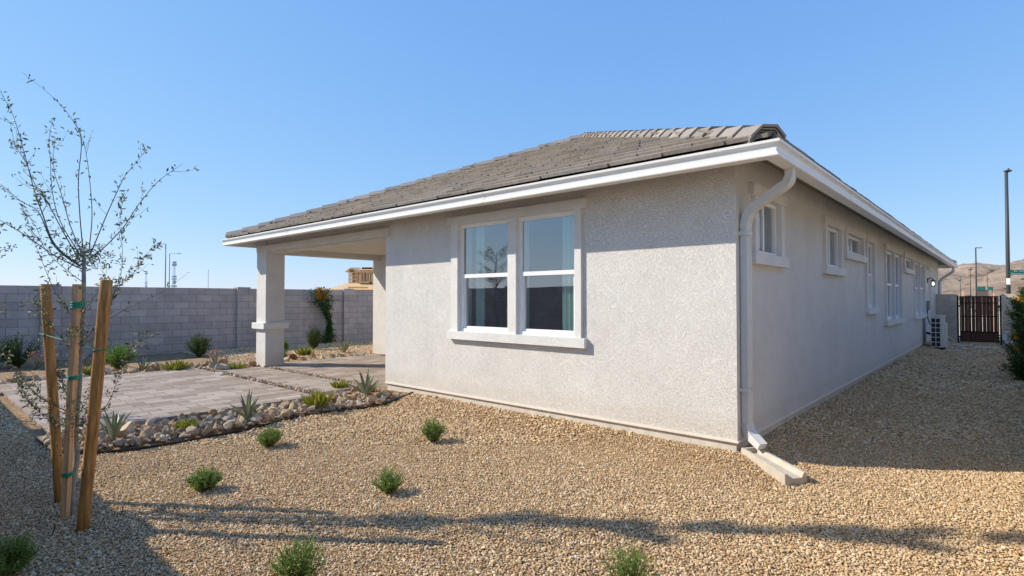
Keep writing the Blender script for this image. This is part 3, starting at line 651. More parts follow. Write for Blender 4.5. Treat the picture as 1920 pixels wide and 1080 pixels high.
def gravel():
    rs = random.Random(11); pts = []; sc = []
    def zone(x0, x1, y0, y1, sp, dmin, dmax, size):
        nx, ny = int((x1-x0)/sp), int((y1-y0)/sp)
        for j in range(ny):
            yy = y0+j*sp
            for i in range(nx):
                x = x0+(i+rs.uniform(-.1, 1.1))*sp; y = yy+rs.uniform(-.1, 1.1)*sp
                k = in_view(x, y)
                if k is None or not (dmin <= k < dmax): continue
                if -11.55 < x < -.01 and y > .01 and y < 23.3: continue
                if any(a < x < b and c < y < d for a, b, c, d in PAT) or in_border(x, y): continue
                s_ = size*rs.lognormvariate(0, .27)*(1+.15*noise.noise(Vector((x*.9, y*.9, 3))))
                pts.append((x, y, gz(x, y)+s_*.12+rs.uniform(-.003, .006))); sc.append(s_)
    zone(-9, 2.7, -6.15, 3.7, .0165, .8, 6.6, .0215)
    zone(-12.8, 2.7, -6.15, 9.2, .027, 6.6, 10.5, .037)
    zone(-16.9, 2.7, -6.15, 22, .045, 10.5, 40, .062)
    me = bpy.data.meshes.new('gravel'); me.vertices.add(len(pts)); me.vertices.foreach_set('co', [c for p in pts for c in p])
    at_ = me.attributes.new('stone_size', 'FLOAT', 'POINT'); at_.data.foreach_set('value', sc)
    o = bpy.data.objects.new('gravel', me); SC.collection.objects.link(o); tag(o, 'tan and brown crushed gravel covering the yard', 'gravel', kind='stuff')
    ng = bpy.data.node_groups.new('gravel_scatter', 'GeometryNodeTree')
    ng.interface.new_socket('Geometry', in_out='INPUT', socket_type='NodeSocketGeometry'); ng.interface.new_socket('Geometry', in_out='OUTPUT', socket_type='NodeSocketGeometry')
    N = ng.nodes; Lk = ng.links.new; gi = N.new('NodeGroupInput'); go = N.new('NodeGroupOutput')
    col = bpy.data.collections.new('gravel_shapes')
    for k in range(6):
        me_ = stone_mesh('gravel_stone', 40+k, M['gravel'], 1, .62, .3, 5); so = bpy.data.objects.new('gravel_stone', me_); col.objects.link(so)
    ci = N.new('GeometryNodeCollectionInfo'); ci.inputs['Collection'].default_value = col; ci.inputs['Separate Children'].default_value = True; ci.inputs['Reset Children'].default_value = True
    mp = N.new('GeometryNodeMeshToPoints'); Lk(gi.outputs[0], mp.inputs['Mesh'])
    ip = N.new('GeometryNodeInstanceOnPoints'); Lk(mp.outputs[0], ip.inputs['Points']); Lk(ci.outputs[0], ip.inputs['Instance']); ip.inputs['Pick Instance'].default_value = True
    rv = N.new('FunctionNodeRandomValue'); rv.data_type = 'INT'; rv.inputs[4].default_value = 0; rv.inputs[5].default_value = 5; Lk(rv.outputs[2], ip.inputs['Instance Index'])
    rr_ = N.new('FunctionNodeRandomValue'); rr_.data_type = 'FLOAT_VECTOR'; rr_.inputs[0].default_value = (-.5, -.5, 0); rr_.inputs[1].default_value = (.5, .5, 6.283); rr_.inputs['Seed'].default_value = 5
    Lk(rr_.outputs[0], ip.inputs['Rotation'])
    na = N.new('GeometryNodeInputNamedAttribute'); na.data_type = 'FLOAT'; na.inputs[0].default_value = 'stone_size'; Lk(na.outputs[0], ip.inputs['Scale'])
    Lk(ip.outputs[0], go.inputs[0])
    md = o.modifiers.new('scatter', 'NODES'); md.node_group = ng
    print('gravel stones', len(pts))
gravel()
rockm = [stone_mesh('landscape_rock', 80+k, M['rock'], 2, .78, .6, 9) for k in range(14)]
for me in rockm: me.shade_smooth() if False else None
def rocks():
    rs = random.Random(5); cand = []
    small = MB()
    def fits(x, y, r_): return all((x-a)**2+(y-b)**2 > (.74*(r_+c))**2 for a, b, c in cand)
    def fill(n, sampler, smin, smax, lim):
        c0 = len(cand)
        for _ in range(n):
            if len(cand)-c0 >= lim: break
            x, y = sampler(); r_ = rs.uniform(smin, smax)*.5
            if rs.random() < .12: r_ *= 1.35
            if fits(x, y, r_): cand.append((x, y, r_))
    def front():
        while True:
            y = rs.uniform(-4.72, -.1); x = rs.uniform(-7.0, -5.3)
            if y < -1.2 and x < -6.40: continue
            if x < -6.70 and not (-1.2 < y < -.95): continue
            if -1.18 < y < -1.0 and False: continue
            ex = edge_x(y)
            if x < ex-.07: return x, y
    fill(40000, front, .10, .21, 218)
    def back():
        while True:
            a_ = rs.random()
            if a_ < .62: x, y = rs.uniform(-12.95, -12.2), rs.uniform(-5.5, -.3)
            elif a_ < .85: x, y = rs.uniform(-12.4, -11.25), rs.uniform(-1.05, -.1)
            else: x, y = rs.uniform(-12.3, -11.75), rs.uniform(.5, 3.6)
            if x > -12.2 and y < -.98: continue
            return x, y
    n0 = len(cand)
    fill(20000, back, .18, .34, 80)
    for i, (x, y, r_) in enumerate(cand):
        o = bpy.data.objects.new('landscape_rock', rockm[rs.randrange(14)]); SC.collection.objects.link(o)
        s_ = r_*2; o.scale = (s_, s_, s_); o.location = (x, y, -.08+s_*.16+rs.uniform(0, .03)); o.rotation_euler = (rs.uniform(-.5, .5), rs.uniform(-.5, .5), rs.uniform(0, 6.28))
        if i < n0: tag(o, 'jagged rock in the stone border between the near pavers and the gravel', 'rock', 'rocks in the near stone border')
        else: tag(o, 'jagged tan rock in the stone border along the far edge of the pavers', 'rock', 'rocks in the far stone border')
    # small rubble: one stuff object
    mb = MB(); protos = [stone_mesh('rubble', 200+k, M['rock'], 1, .65, .3, 6) for k in range(8)]
    def put(x, y, s_, z):
        me = protos[rs.randrange(8)]; mt = Matrix.Translation((x, y, z)) @ Matrix.Rotation(rs.uniform(0, 6.28), 4, 'Z') @ Matrix.Rotation(rs.uniform(-.6, .6), 4, 'X') @ Matrix.Scale(s_, 4)
        b = len(mb.v); mb.v += [tuple(mt @ v.co) for v in me.vertices]
        for p in me.polygons: mb.face([b+i for i in p.vertices])
    for _ in range(1500):
        x, y = front(); put(x, y, rs.uniform(.05, .11), -.075)
    for _ in range(1500):
        x, y = back(); x += rs.uniform(-.3, .1) if x < -12.2 else 0; put(x, y, rs.uniform(.07, .17), -.06)
    for ya, x0, x1, wd in ((-1.09, -12.0, -6.7, .09), (.02, -11.1, -7.0, .07)):
        x = x0
        while x < x1:
            for q in range(2): put(x+rs.uniform(-.04, .04), ya+rs.uniform(-wd, wd)*.8, rs.uniform(.05, .10), -.025+rs.uniform(0, .02))
            x += .045
    mat = island('rubble', [(0, (.22, .13, .08)), (.2, (.46, .33, .21)), (.45, (.52, .44, .33)), (.6, (.32, .27, .22)), (.8, (.44, .30, .20)), (1, (.60, .52, .42))], .9, .15, bump=.5, noise_mix=.25)
    o = mb.build('stone_rubble', mat, uv=False, recalc=False); tag(o, 'small tan stones packed between the rocks and in lines between the paver panels', 'stones', kind='stuff')
    mb = MB()
    pts = [Vector((x, y, 0)) for x, y in EDGE]
    for p, q in zip(pts, pts[1:]):
        n_ = Vector((-(q-p).y, (q-p).x, 0)).normalized()*.006
        z0 = lambda v: gz(v.x+.05, v.y)-.05
        z1 = lambda v: gz(v.x+.05, v.y)+.035
        mb.hexa([(p.x-n_.x, p.y-n_.y, z0(p)), (q.x-n_.x, q.y-n_.y, z0(q)), (q.x+n_.x, q.y+n_.y, z0(q)), (p.x+n_.x, p.y+n_.y, z0(p)), (p.x-n_.x, p.y-n_.y, z1(p)), (q.x-n_.x, q.y-n_.y, z1(q)), (q.x+n_.x, q.y+n_.y, z1(q)), (p.x+n_.x, p.y+n_.y, z1(p))])
    tag(mb.build('landscape_edging', M['rubber']), 'thin dark metal edging strip between the rock border and the gravel', 'edging')
    me = stone_mesh('landscape_rock', 99, M['white_rock'], 2, .6, .3, 8); o = bpy.data.objects.new('landscape_rock', me); SC.collection.objects.link(o)
    p = G(412, 702, -.0); o.location = p; o.scale = (.28, .28, .28); tag(o, 'pale white rock at the corner of the paver square, brightest of the border', 'rock')
rocks()
# ------------------------------------------------------------------ plants
def leaf(mb, p, d, n, L_, W_):
    d = d.normalized(); s_ = d.cross(n)
    s_ = s_.normalized() if s_.length > 1e-4 else d.orthogonal().normalized()
    b = len(mb.v); f_ = d.cross(s_)*L_*.12
    mb.v += [tuple(p), tuple(p+d*L_*.5+s_*W_*.5+f_), tuple(p+d*L_), tuple(p+d*L_*.5-s_*W_*.5+f_)]
    mb.f.append((b, b+1, b+2)); mb.uv.append(None); mb.sm.append(False); mb.f.append((b, b+2, b+3)); mb.uv.append(None); mb.sm.append(False)
def rv(rs): return Vector((rs.gauss(0, 1), rs.gauss(0, 1), rs.gauss(0, 1))).normalized()
def bush(name, loc, label, cat, w_, h_, nst, npl, L_, mat, seed, group=None, up=.9, stemr=.004, flowers=None, fmat=None, bare=.25):
    rs = random.Random(seed); t = empty(name, loc, label, cat, group, 0)
    o0 = Vector(loc); lm = MB(); sm_ = MB(); fm = MB()
    for i in range(nst):
        a_ = rs.uniform(0, 2*pi); q = sqrt(rs.random()); tip = Vector((cos(a_)*q*w_*.5, sin(a_)*q*w_*.5, h_*(1-.45*q*q)*rs.uniform(.72, 1.08)))
        mid = Vector((tip.x*.45, tip.y*.45, tip.z*.5))+rv(rs)*.05*h_
        base = Vector((rs.uniform(-1, 1)*w_*.04, rs.uniform(-1, 1)*w_*.04, -.02))
        P_ = lambda t_: base*(1-t_)**2+mid*2*t_*(1-t_)+tip*t_*t_
        sm_.tube([o0+P_(k/4) for k in range(5)], [stemr*(1-.16*k) for k in range(5)], 4, caps=False)
        n = int(npl*rs.uniform(.7, 1.3))
        for k in range(n):
            t_ = bare+(1-bare)*k/n+rs.uniform(0, .03); p = P_(min(t_, 1)); tg = (P_(min(t_+.05, 1.05))-P_(t_)).normalized()
            d = (tg*up+rv(rs)).normalized(); L2 = L_*rs.uniform(.6, 1.25)*(1.1-.35*t_)
            leaf(lm, o0+p+rv(rs)*L_*.5, d, rv(rs), L2, L2*.42)
        if flowers and rs.random() < flowers:
            c = o0+tip
            for k in range(9):
                leaf(fm, c+rv(rs)*L_*.8, (rv(rs)+Vector((0, 0, .4))), rv(rs), L_*1.2, L_*.7)
    sm_.build('stems', M['stem'], t, uv=False, recalc=False); lm.build('foliage', mat, t, uv=False, recalc=False)
    if fm.v: fm.build('blossoms', fmat or M['flower'], t, uv=False, recalc=False)
    return t
def gp(px, py, z=-.14):
    p = G(px, py, z)
    for _ in range(6): p = G(px, py, gz(p.x, p.y))
    return p
smalls = [((505, 838), 'small round green shrub on the gravel nearest the rock border, left of the twin window', .36, .25),
 ((812, 829), 'small round green shrub on the gravel directly below the twin window', .36, .26),
 ((382, 921), 'small round green shrub on the gravel right of the wooden stakes', .29, .20),
 ((728, 925), 'small open green shrub on the gravel in the middle of the yard', .33, .235),
 ((560, 1104), 'pale green shrub cut by the bottom edge of the photo, left of centre', .34, .27),
 ((1182, 1112), 'grey green wispy shrub cut by the bottom edge of the photo, right of centre', .35, .30),
 ((18, 1078), 'dark green shrub in the shade at the bottom left corner of the photo', .36, .26)]
for i, ((px, py), lb, w_, h_) in enumerate(smalls):
    p = gp(px, py); bush('small_shrub', p, lb, 'shrub', w_*(1.0+.1*((i*7)%3-1)), h_*(1.05+.08*((i*5)%3-1)), (130, 110, 150, 80, 100, 70, 120)[i], 34 if i != 5 else 26, .024, M['leaf_shrub'], 20+i, 'small shrubs on the gravel', stemr=.0025)
backs = [((30, 690), 'dark green leafy shrub at the foot of the block wall, left of all stakes', 1.15, .85, 'leaf_dark'),
 ((221, 692), 'bright yellow green leafy shrub behind the pavers, just right of the wooden stakes', .75, .65, 'leaf_bright'),
 ((373, 670), 'dark green round shrub at the foot of the block wall left of the patio column', .75, .68, 'leaf_dark'),
 ((588, 657), 'dark green upright shrub at the block wall left of the orange flowering vine', .55, .82, 'leaf_dark'),
 ((527, 672), 'light green shrub just peeping out right of the patio column', .42, .55, 'leaf_bright')]
for i, ((px, py), lb, w_, h_, mt) in enumerate(backs):
    p = gp(px, py); bush('leafy_shrub', p, lb, 'shrub', w_, h_, 110, 22, .065, M[mt], 60+i, 'leafy shrubs along the block wall', stemr=.006)
def agave(loc, label, h_, n, seed, spread=1., group='agaves in the stone borders', mat='agave', flower=False):
    rs = random.Random(seed); t = empty('agave', loc, label, 'agave', group); mb = MB(); o0 = Vector(loc)
    for i in range(n):
        a_ = i*2.4+rs.uniform(-.3, .3); lean = (.12+.95*(i/n))*spread*rs.uniform(.8, 1.15); L_ = h_*rs.uniform(.75, 1.1)*(1-.15*i/n); wd = h_*.075
        hd = Vector((cos(a_), sin(a_), 0)); sd = Vector((-sin(a_), cos(a_), 0)); rings = []
        for k in range(8):
            u = k/7; ang = lean*(.75+.35*u)
            c = o0+hd*(sin(ang)*L_*u+.02)+Vector((0, 0, cos(ang)*L_*u))
            wk = wd*(.62+.9*u-1.52*u*u*1.0)
            wk = max(wk*(1 if u < .5 else 1), .0015) if k < 7 else .0015
            nn = Vector((-hd.x*cos(ang), -hd.y*cos(ang), sin(ang)))
            rings.append([c-sd*wk+nn*wk*.45, c-nn*wk*.12, c+sd*wk+nn*wk*.45, c-nn*wk*.45])
        mb.sweep(rings)
    mb.build('leaves', M[mat], t, uv=False)
    if flower:
        fm = MB()
        for k in range(60): leaf(fm, o0+Vector((rs.uniform(-.2, .1), rs.uniform(-.15, .15), rs.uniform(.12, .42))), rv(rs)+Vector((0, 0, 1)), rv(rs), .06, .03)
        fm.build('blossoms', M['pinkflower'], t, uv=False, recalc=False)
agave(tuple(G(465, 786, -.04)), 'agave with dark upright blades in the middle of the near rock border', .42, 13, 1)
agave(tuple(G(686, 741, -.02)), 'agave with tall fanned blades in the near rock border beside the house wall', .47, 15, 2)
agave(tuple(G(212, 824, -.04)), 'pale edged agave in the near rock border just right of the wooden stakes', .40, 10, 3, .7)
agave(tuple(G(268, 697, -.05)), 'pale agave in the far rock border left of the yellow grass tuft', .42, 9, 4, 1.2)
agave(tuple(G(405, 687, -.05)), 'pale agave with coral blossoms in the far rock border left of the patio column', .42, 9, 5, 1.0, flower=True)
agave(tuple(G(645, 662, -.05)), 'wide agave in the far border below the flowering vine and the pilaster', .48, 15, 6, .9)
agave(tuple(G(532, 674, -.05)), 'thin agave close to the right side of the patio column', .36, 7, 7, 1.1)
agave(tuple(G(68, 692, -.05)), 'pale agave in the far rock border seen between the two left stakes', .45, 9, 8, 1.0, flower=True)
def tuft(px, py, label, w_, h_, seed):
    rs = random.Random(seed); p = G(px, py, -.03); mb = MB()
    for k in range(150):
        a_ = rs.uniform(0, 6.28); q = rs.random()**.6; b = p+Vector((cos(a_)*q*w_*.3, sin(a_)*q*w_*.3, -.02)); d = Vector((cos(a_)*q*.9, sin(a_)*q*.9, .7+rs.random()*.5)); leaf(mb, b, d, rv(rs), h_*rs.uniform(.5, 1.25), .0055*(1+w_))
    tag(mb.build('grass_tuft', M['grass'], uv=False, recalc=False), label, 'grass tuft', 'yellow green grass tufts in the stone borders')
tuft(638, 728, 'yellow green grass tuft in the near border just left of the tall fanned agave', .30, .17, 1)
tuft(597, 760, 'yellow green tuft with tall stalks in the near border between two agaves', .36, .24, 2)
tuft(350, 799, 'low yellow green tuft in the near border right of the pale edged agave', .36, .11, 3)
tuft(443, 692, 'low yellow green tuft among the rocks in front of the patio column', .42, .18, 4)
tuft(330, 694, 'yellow green tuft on the far border between two pale agaves', .55, .25, 5)
tuft(573, 666, 'yellow tuft on the far border between the dark upright shrub and the wide agave', .40, .28, 6)
tuft(520, 672, 'yellow green tuft touching the base of the patio column', .30, .30, 9)
tuft(160, 703, 'yellow green tuft on the far border beside the middle stake', .45, .22, 8)
# flowering vine
def vine():
    rs = random.Random(8); t = empty('flowering_vine', (-16.7, 4.75, -.05), 'tall dark green vine with orange blossoms on the block wall', 'vine'); lm = MB(); fm = MB(); sm_ = MB()
    sp = lambda z: Vector((-16.72+.05*sin(z*3), 4.75+.12*sin(z*2.2)-.10*z*.6, z))
    sm_.tube([sp(-.05+i*.2) for i in range(11)], .014, 6); sm_.tube([(-16.7, 4.82, -.05), (-16.7, 4.8, 1.7)], .018, 6)
    for i in range(3000):
        z = rs.uniform(.0, 2.0); wd = .17+.10*sin(z*4.2+1)+(.13 if z > 1.45 else 0)-(.08 if .3 < z < .7 else 0)
        leaf(lm, sp(z)+Vector((rs.gauss(.05, .07), rs.gauss(0, wd*.6), 0)), rv(rs)-Vector((0, 0, .3)), rv(rs), .085*rs.uniform(.6, 1.2), .04)
    for i in range(9):
        c = sp(rs.uniform(1.62, 2.0))+Vector((.12, rs.uniform(-.18, .25), 0))
        for k in range(14): leaf(fm, c+rv(rs)*.05, rv(rs), rv(rs), .09, .05)
    for i in range(4):
        c = sp(rs.uniform(.5, 1.5))+Vector((.12, rs.uniform(-.15, .15), 0))
        for k in range(5): leaf(fm, c+rv(rs)*.03, rv(rs), rv(rs), .06, .04)
    sm_.build('stem', M['stem'], t, uv=False, recalc=False); lm.build('foliage', M['leaf_dark'], t, uv=False, recalc=False); fm.build('blossoms', M['flower'], t, uv=False, recalc=False)
vine()
# large orange flowering shrub at right
def bigshrub():
    rs = random.Random(9); p0 = Vector((2.42, 10.0, -.13)); t = empty('flowering_shrub', p0, 'tall green shrub with orange blossoms at the right edge of the side yard', 'shrub'); lm = MB(); fm = MB(); sm_ = MB()
    for i in range(80):
        z = rs.uniform(.1, 2.0)**1.0; a_ = rs.uniform(0, 6.28); prof_ = .40*sin(min(1, (z+.25)/2.1)*pi)**.6+.05
        r0 = prof_*rs.uniform(.4, 1.15); tip = p0+Vector((cos(a_)*r0, sin(a_)*r0, z)); base = p0+Vector((rs.uniform(-.03, .03), rs.uniform(-.03, .03), max(0, z-.55))); mid = (tip+base)/2+Vector((0, 0, .06))
        P_ = lambda t_: base*(1-t_)**2+mid*2*t_*(1-t_)+tip*t_*t_
        sm_.tube([P_(k/3) for k in range(4)], [.009, .007, .005, .003], 4, caps=False)
        for k in range(95):
            t_ = .25+.8*rs.random(); q = P_(min(t_, 1.05)); leaf(lm, q+rv(rs)*.06, rv(rs)+Vector((0, 0, .2)), rv(rs), .075*rs.uniform(.6, 1.2), .026)
        if rs.random() < .28 and z > .6:
            for k in range(10): leaf(fm, tip+rv(rs)*.035, rv(rs), rv(rs), .07, .035)
    for i in range(6): a_ = rs.uniform(0, 6.28); sm_.tube([p0+Vector((cos(a_)*.05, sin(a_)*.05, -.05)), p0+Vector((cos(a_)*.03, sin(a_)*.03, .6)), p0+Vector((cos(a_)*.12, sin(a_)*.12, 1.5))], [.02, .016, .008], 6)
    for k in range(300): leaf(lm, p0+Vector((rs.gauss(0, .12), rs.gauss(0, .12), rs.uniform(0, .3))), rv(rs)+Vector((0, 0, .3)), rv(rs), .07, .03)
    sm_.build('stems', M['stem'], t, uv=False, recalc=False); lm.build('foliage', M['leaf_dark'], t, uv=False, recalc=False); fm.build('blossoms', M['flower'], t, uv=False, recalc=False)
bigshrub()
# ------------------------------------------------------------------ staked tree
TD = 4.42
tb = gp(137, 964); TD = (tb-CAM).dot(FWD)
def tracepts(pl, D0, dd, rs):
    n = len(pl); return [at(x, y, D0+dd*(i/(max(1, n-1)))**1.2) for i, (x, y) in enumerate(pl)]
def smoothp(pts, k=4):
    out = []
    for i in range(len(pts)-1):
        p0, p1, p2, p3 = pts[max(i-1, 0)], pts[i], pts[i+1], pts[min(i+2, len(pts)-1)]
        for j in range(k):
            t = j/k; out.append(.5*((2*p1)+(p2-p0)*t+(2*p0-5*p1+4*p2-p3)*t*t+(3*p1-p0-3*p2+p3)*t**3))
    out.append(pts[-1]); return out
def tree():
    rs = random.Random(21); t = empty('young_tree', tb, 'young sparse grey barked tree tied between three wooden stakes', 'tree'); wm = MB(); tw = MB(); lm = MB()
    c1 = lambda L_: [(x/2.348, 100+y/2.348) for x, y in L_]
    trunk = [(137, 968), (136, 905), (144, 862), (142, 800), (149, 720), (154, 620), (157, 545), (157, 500), (157, 470)]
    tp = smoothp(tracepts(trunk, TD, .12, rs), 4); n = len(tp)
    wm.tube(tp, [.023-.010*i/n for i in range(n)], 8)
    top = TD+.12
    br = [  # pixels from the fork outward, depth change, start radius, leaf density
     (c1([(360, 950), (240, 890), (110, 800), (0, 735), (-90, 690)]), -.35, .008, .9),
     (c1([(355, 940), (240, 850), (170, 700), (90, 650), (0, 575), (-80, 520)]), .3, .008, .8),
     (c1([(350, 935), (240, 840), (185, 700), (150, 600), (110, 450), (60, 280), (0, 165)]), .15, .009, 1.1),
     (c1([(355, 920), (280, 790), (200, 640), (150, 570), (118, 490), (75, 420), (48, 385)]), -.3, .007, 1.6),
     (c1([(362, 900), (270, 750), (232, 620), (222, 480), (218, 360), (240, 280)]), .35, .006, .9),
     (c1([(365, 890), (310, 760), (270, 620), (238, 520), (235, 440), (245, 375)]), -.15, .006, 1.0),
     (c1([(367, 880), (352, 720), (345, 560), (356, 440), (357, 370), (330, 310), (270, 230), (200, 165), (100, 85)]), .2, .0065, .35),
     (c1([(390, 880), (405, 720), (395, 560), (375, 420), (350, 340)]), -.25, .006, .6),
     (c1([(400, 880), (470, 710), (520, 600), (550, 540), (600, 480), (655, 415)]), .3, .0065, .9),
     (c1([(400, 895), (450, 862), (540, 770), (600, 680), (680, 580), (740, 530), (805, 487)]), -.2, .007, .9),
     (c1([(370, 1010), (300, 960), (205, 870), (165, 780), (110, 680)]), .25, .005, 1.0),
     ([(147, 690), (185, 640), (213, 555), (229, 500), (228, 440), (226, 398), (229, 365)], .35, .005, 1.1),
     ([(150, 650), (190, 600), (213, 550), (250, 512), (272, 480), (296, 455)], -.3, .005, 1.3),
     ([(150, 655), (207, 597), (260, 568), (300, 550), (350, 514)], .5, .004, .15),
     ([(144, 775), (114, 766), (66, 738), (31, 694), (0, 656), (-40, 615)], -.5, .007, 2.2),
     ([(143, 800), (96, 790), (60, 760), (42, 732), (28, 700)], .3, .005, 2.8),
     ([(143, 800), (160, 792), (200, 760), (225, 700), (245, 655), (278, 622)], -.35, .0055, 1.5),
     ([(143, 790), (165, 770), (172, 735), (177, 700)], .3, .004, 1.5),
     ([(148, 690), (120, 640), (95, 610), (75, 585), (62, 560)], -.35, .005, 1.4),
     ([(152, 610), (125, 580), (100, 540), (75, 480), (60, 440), (48, 400)], .3, .005, 1.3),
     ([(143, 780), (125, 740), (110, 700), (95, 650), (88, 600)], .45, .0045, 2.4),
     ([(153, 590), (175, 560), (195, 530), (200, 500)], -.2, .004, 1.2),
     ([(146, 700), (165, 680), (180, 665), (196, 640)], -.3, .004, 1.0),
    ]
    def leaves_at(p, tg, k, spread=.02):
        for _ in range(k):
            d = (tg*.5+rv(rs)*1.0+Vector((0, 0, .15))).normalized(); leaf(lm, p+rv(rs)*spread, d, rv(rs), rs.uniform(.028, .052), rs.uniform(.011, .018))
    for pl, dd, r0, dn in br:
        p = smoothp(tracepts(pl, top if pl[0][1] < 560 else TD+.05, dd, rs), 5); n = len(p)
        tw.tube(p, [max(.0012, .72*r0*(1-.85*i/n)) for i in range(n)], 5)
        Lg = sum((a_-b_).length for a_, b_ in zip(p, p[1:])); dn *= (.62 if pl[0][1] < 560 else 1.0); cnt = int(Lg*48*dn)
        for _ in range(cnt):
            u = rs.random(); u = u**.85; i = min(int(u*(n-1)), n-2); q = p[i].lerp(p[i+1], u*(n-1)-i); tg = (p[i+1]-p[i]).normalized()
            leaves_at(q, tg, rs.choice((1, 1, 2)))
        for _ in range(int(Lg*6*dn)+1):     # side twigs
            u = rs.uniform(.15, .95); i = min(int(u*(n-1)), n-2); q = p[i]; tg = (p[i+1]-p[i]).normalized(); d = (tg+rv(rs)*.9).normalized(); l_ = rs.uniform(.05, .17)
            q2 = q+d*l_*.6; q3 = q+d*l_+Vector((0, 0, .02)); tw.tube([q, q2, q3], [.0016, .0012, .0008], 4, caps=False); leaves_at(q3, d, rs.choice((1, 2, 3)), .015); leaves_at(q2, d, 1, .01)
    ctr = at(165, 480, top)
    for _ in range(420): leaf(lm, ctr+Vector((rs.gauss(0, .07), rs.gauss(0, .07), rs.gauss(0, .05))), rv(rs), rv(rs), rs.uniform(.02, .038), .012)
    for _ in range(90): leaf(lm, at(128, 470, top)+Vector((rs.gauss(0, .06), rs.gauss(0, .06), rs.gauss(0, .05))), rv(rs), rv(rs), rs.uniform(.02, .038), .011)
    for (cx, cy, s_, k) in ((148, 620, .05, 130), (140, 790, .07, 200), (155, 760, .05, 120), (130, 810, .05, 70), (60, 725, .045, 60)):
        for _ in range(k): leaf(lm, at(cx, cy, TD)+Vector((rs.gauss(0, s_), rs.gauss(0, s_), rs.gauss(0, s_*1.1))), rv(rs), rv(rs), rs.uniform(.02, .038), .012)
    wm.build('trunk', M['bark'], t, uv=False, recalc=False); tw.build('branches', M['twig'], t, uv=False, recalc=False); lm.build('foliage', M['leaf_tree'], t, uv=False, recalc=False)
tree()
def stake(base, topx, D, rad, label, square=False, dd=0):
    b = gp(*base); D = (b-CAM).dot(FWD); tpt = at(*topx, D+dd); mb = MB(); d = (tpt-b)
    if square:
        s_ = RGT*rad; o = Vector((-RGT.y, RGT.x, 0))*rad; pts = [b-d*.03, tpt]
        mb.sweep([[q+s_*.95+o*.95, q-s_*.95+o*.95, q-s_*.95-o*.95, q+s_*.95-o*.95] for q in pts]); o_ = mb.build('wooden_stake', M['lumber'])
    else:
        n = 10; mb.tube([b-d*.03+d*1.03*k/n for k in range(n+1)]+[tpt+d*.004], [rad*(1+.03*sin(k*2.3)) for k in range(n+1)]+[rad*.86], 16); o_ = mb.build('wooden_stake', M['stake'])
    tag(o_, label, 'stake'); return b, tpt, D
s1 = stake((113, 942), (85, 536), 4.7, .038, 'round wooden stake on the left of the young tree, thinner and leaning left')
s2 = stake((122, 969), (145, 533), 4.4, .024, 'square sawn wooden stake standing right against the young tree trunk', True, .06)
s3 = stake((155, 994), (200, 526), 4.1, .041, 'thick round wooden stake nearest the camera, leaning right of the young tree')
def band(pts, hgt, mat, label, name='tree_tie', r_=.004):
    mb = MB(); P_ = [Vector(p) for p in pts]
    for k in range(3 if hgt > .02 else 1): mb.tube([p+Vector((0, 0, (k-1)*hgt*.4)) for p in P_], r_, 6, caps=False)
    if hgt > .02:
        for a_, b_ in zip(P_, P_[1:]):
            h = Vector((0, 0, hgt*.5)); mb.poly([a_-h, b_-h, b_+h, a_+h])
    return tag(mb.build(name, mat, uv=False, recalc=False), label, 'tie')
def loop(c1_, c2_, r1, r2, n=10, z=None):
    d = (c2_-c1_); d.z = 0; a0 = atan2(d.y, d.x); pts = []
    for i in range(n+1): a_ = a0+pi/2+pi*i/n; pts.append(c1_+Vector((cos(a_)*r1, sin(a_)*r1, 0)))
    for i in range(n+1): a_ = a0-pi/2+pi*i/n; pts.append(c2_+Vector((cos(a_)*r2, sin(a_)*r2, .01)))
    pts.append(pts[0]); return pts
def onstake(s_, py):   # point on stake axis at pixel row
    b, tpt, D = s_; t = 0
    lo, hi = 0., 1.
    for _ in range(30):
        t = (lo+hi)/2; p = b.lerp(tpt, t); v = p-CAM; y = 540-FPX*v.dot(UPV)/v.dot(FWD)
        if y > py: lo = t
        else: hi = t
    return p
def trunkpt(py):
    tr_ = [(137, 968), (136, 905), (144, 862), (142, 800), (146, 720), (152, 620), (155, 545), (156, 500)]
    for (xa, ya), (xb, yb) in zip(tr_, tr_[1:]):
        if yb <= py <= ya: x = xa+(xb-xa)*(ya-py)/(ya-yb); break
    return at(x, py, TD+.05)
for py, h, lb in ((572, .05, 'green plastic tape tying trunk to the square stake, highest and widest of the tapes'), (708, .03, 'green plastic tape tying trunk to the square stake at mid height'), (889, .028, 'green plastic tape tying trunk to the square stake near the gravel')):
    band(loop(onstake(s2, py), trunkpt(py), .036, .022), h, M['tape'], lb)
q = onstake(s2, 708); mb = MB()
tc_ = trunkpt(646)
band(loop(tc_+Vector((-.02, -.02, 0)), tc_, .05, .025), .0, M['rubber'], 'black rubber hose guard wrapped round the trunk between the guy wires', 'trunk_guard', .011)
band([onstake(s1, 626)+Vector((0, -.045, 0)), tc_.lerp(onstake(s1, 626), .5)+Vector((0, 0, -.01)), tc_], 0, M['tape'], 'thin green wire running from the left round stake to the trunk', 'guy_wire', .0028)
band([onstake(s3, 654)+Vector((0, -.04, 0)), tc_.lerp(onstake(s3, 654), .5)+Vector((0, 0, -.01)), tc_], 0, M['tape'], 'thin green wire running from the thick right stake to the trunk', 'guy_wire', .0028)
for s_, py, lb in ((s1, 626, 'green wire wrapped round the left round stake'), (s3, 655, 'green wire wrapped round the thick right stake')):
    c = onstake(s_, py); band([c+Vector((cos(k*pi/8)*.047, sin(k*pi/8)*.047, .004*sin(k))) for k in range(17)], .012, M['tape'], lb, 'wire_wrap', .004)
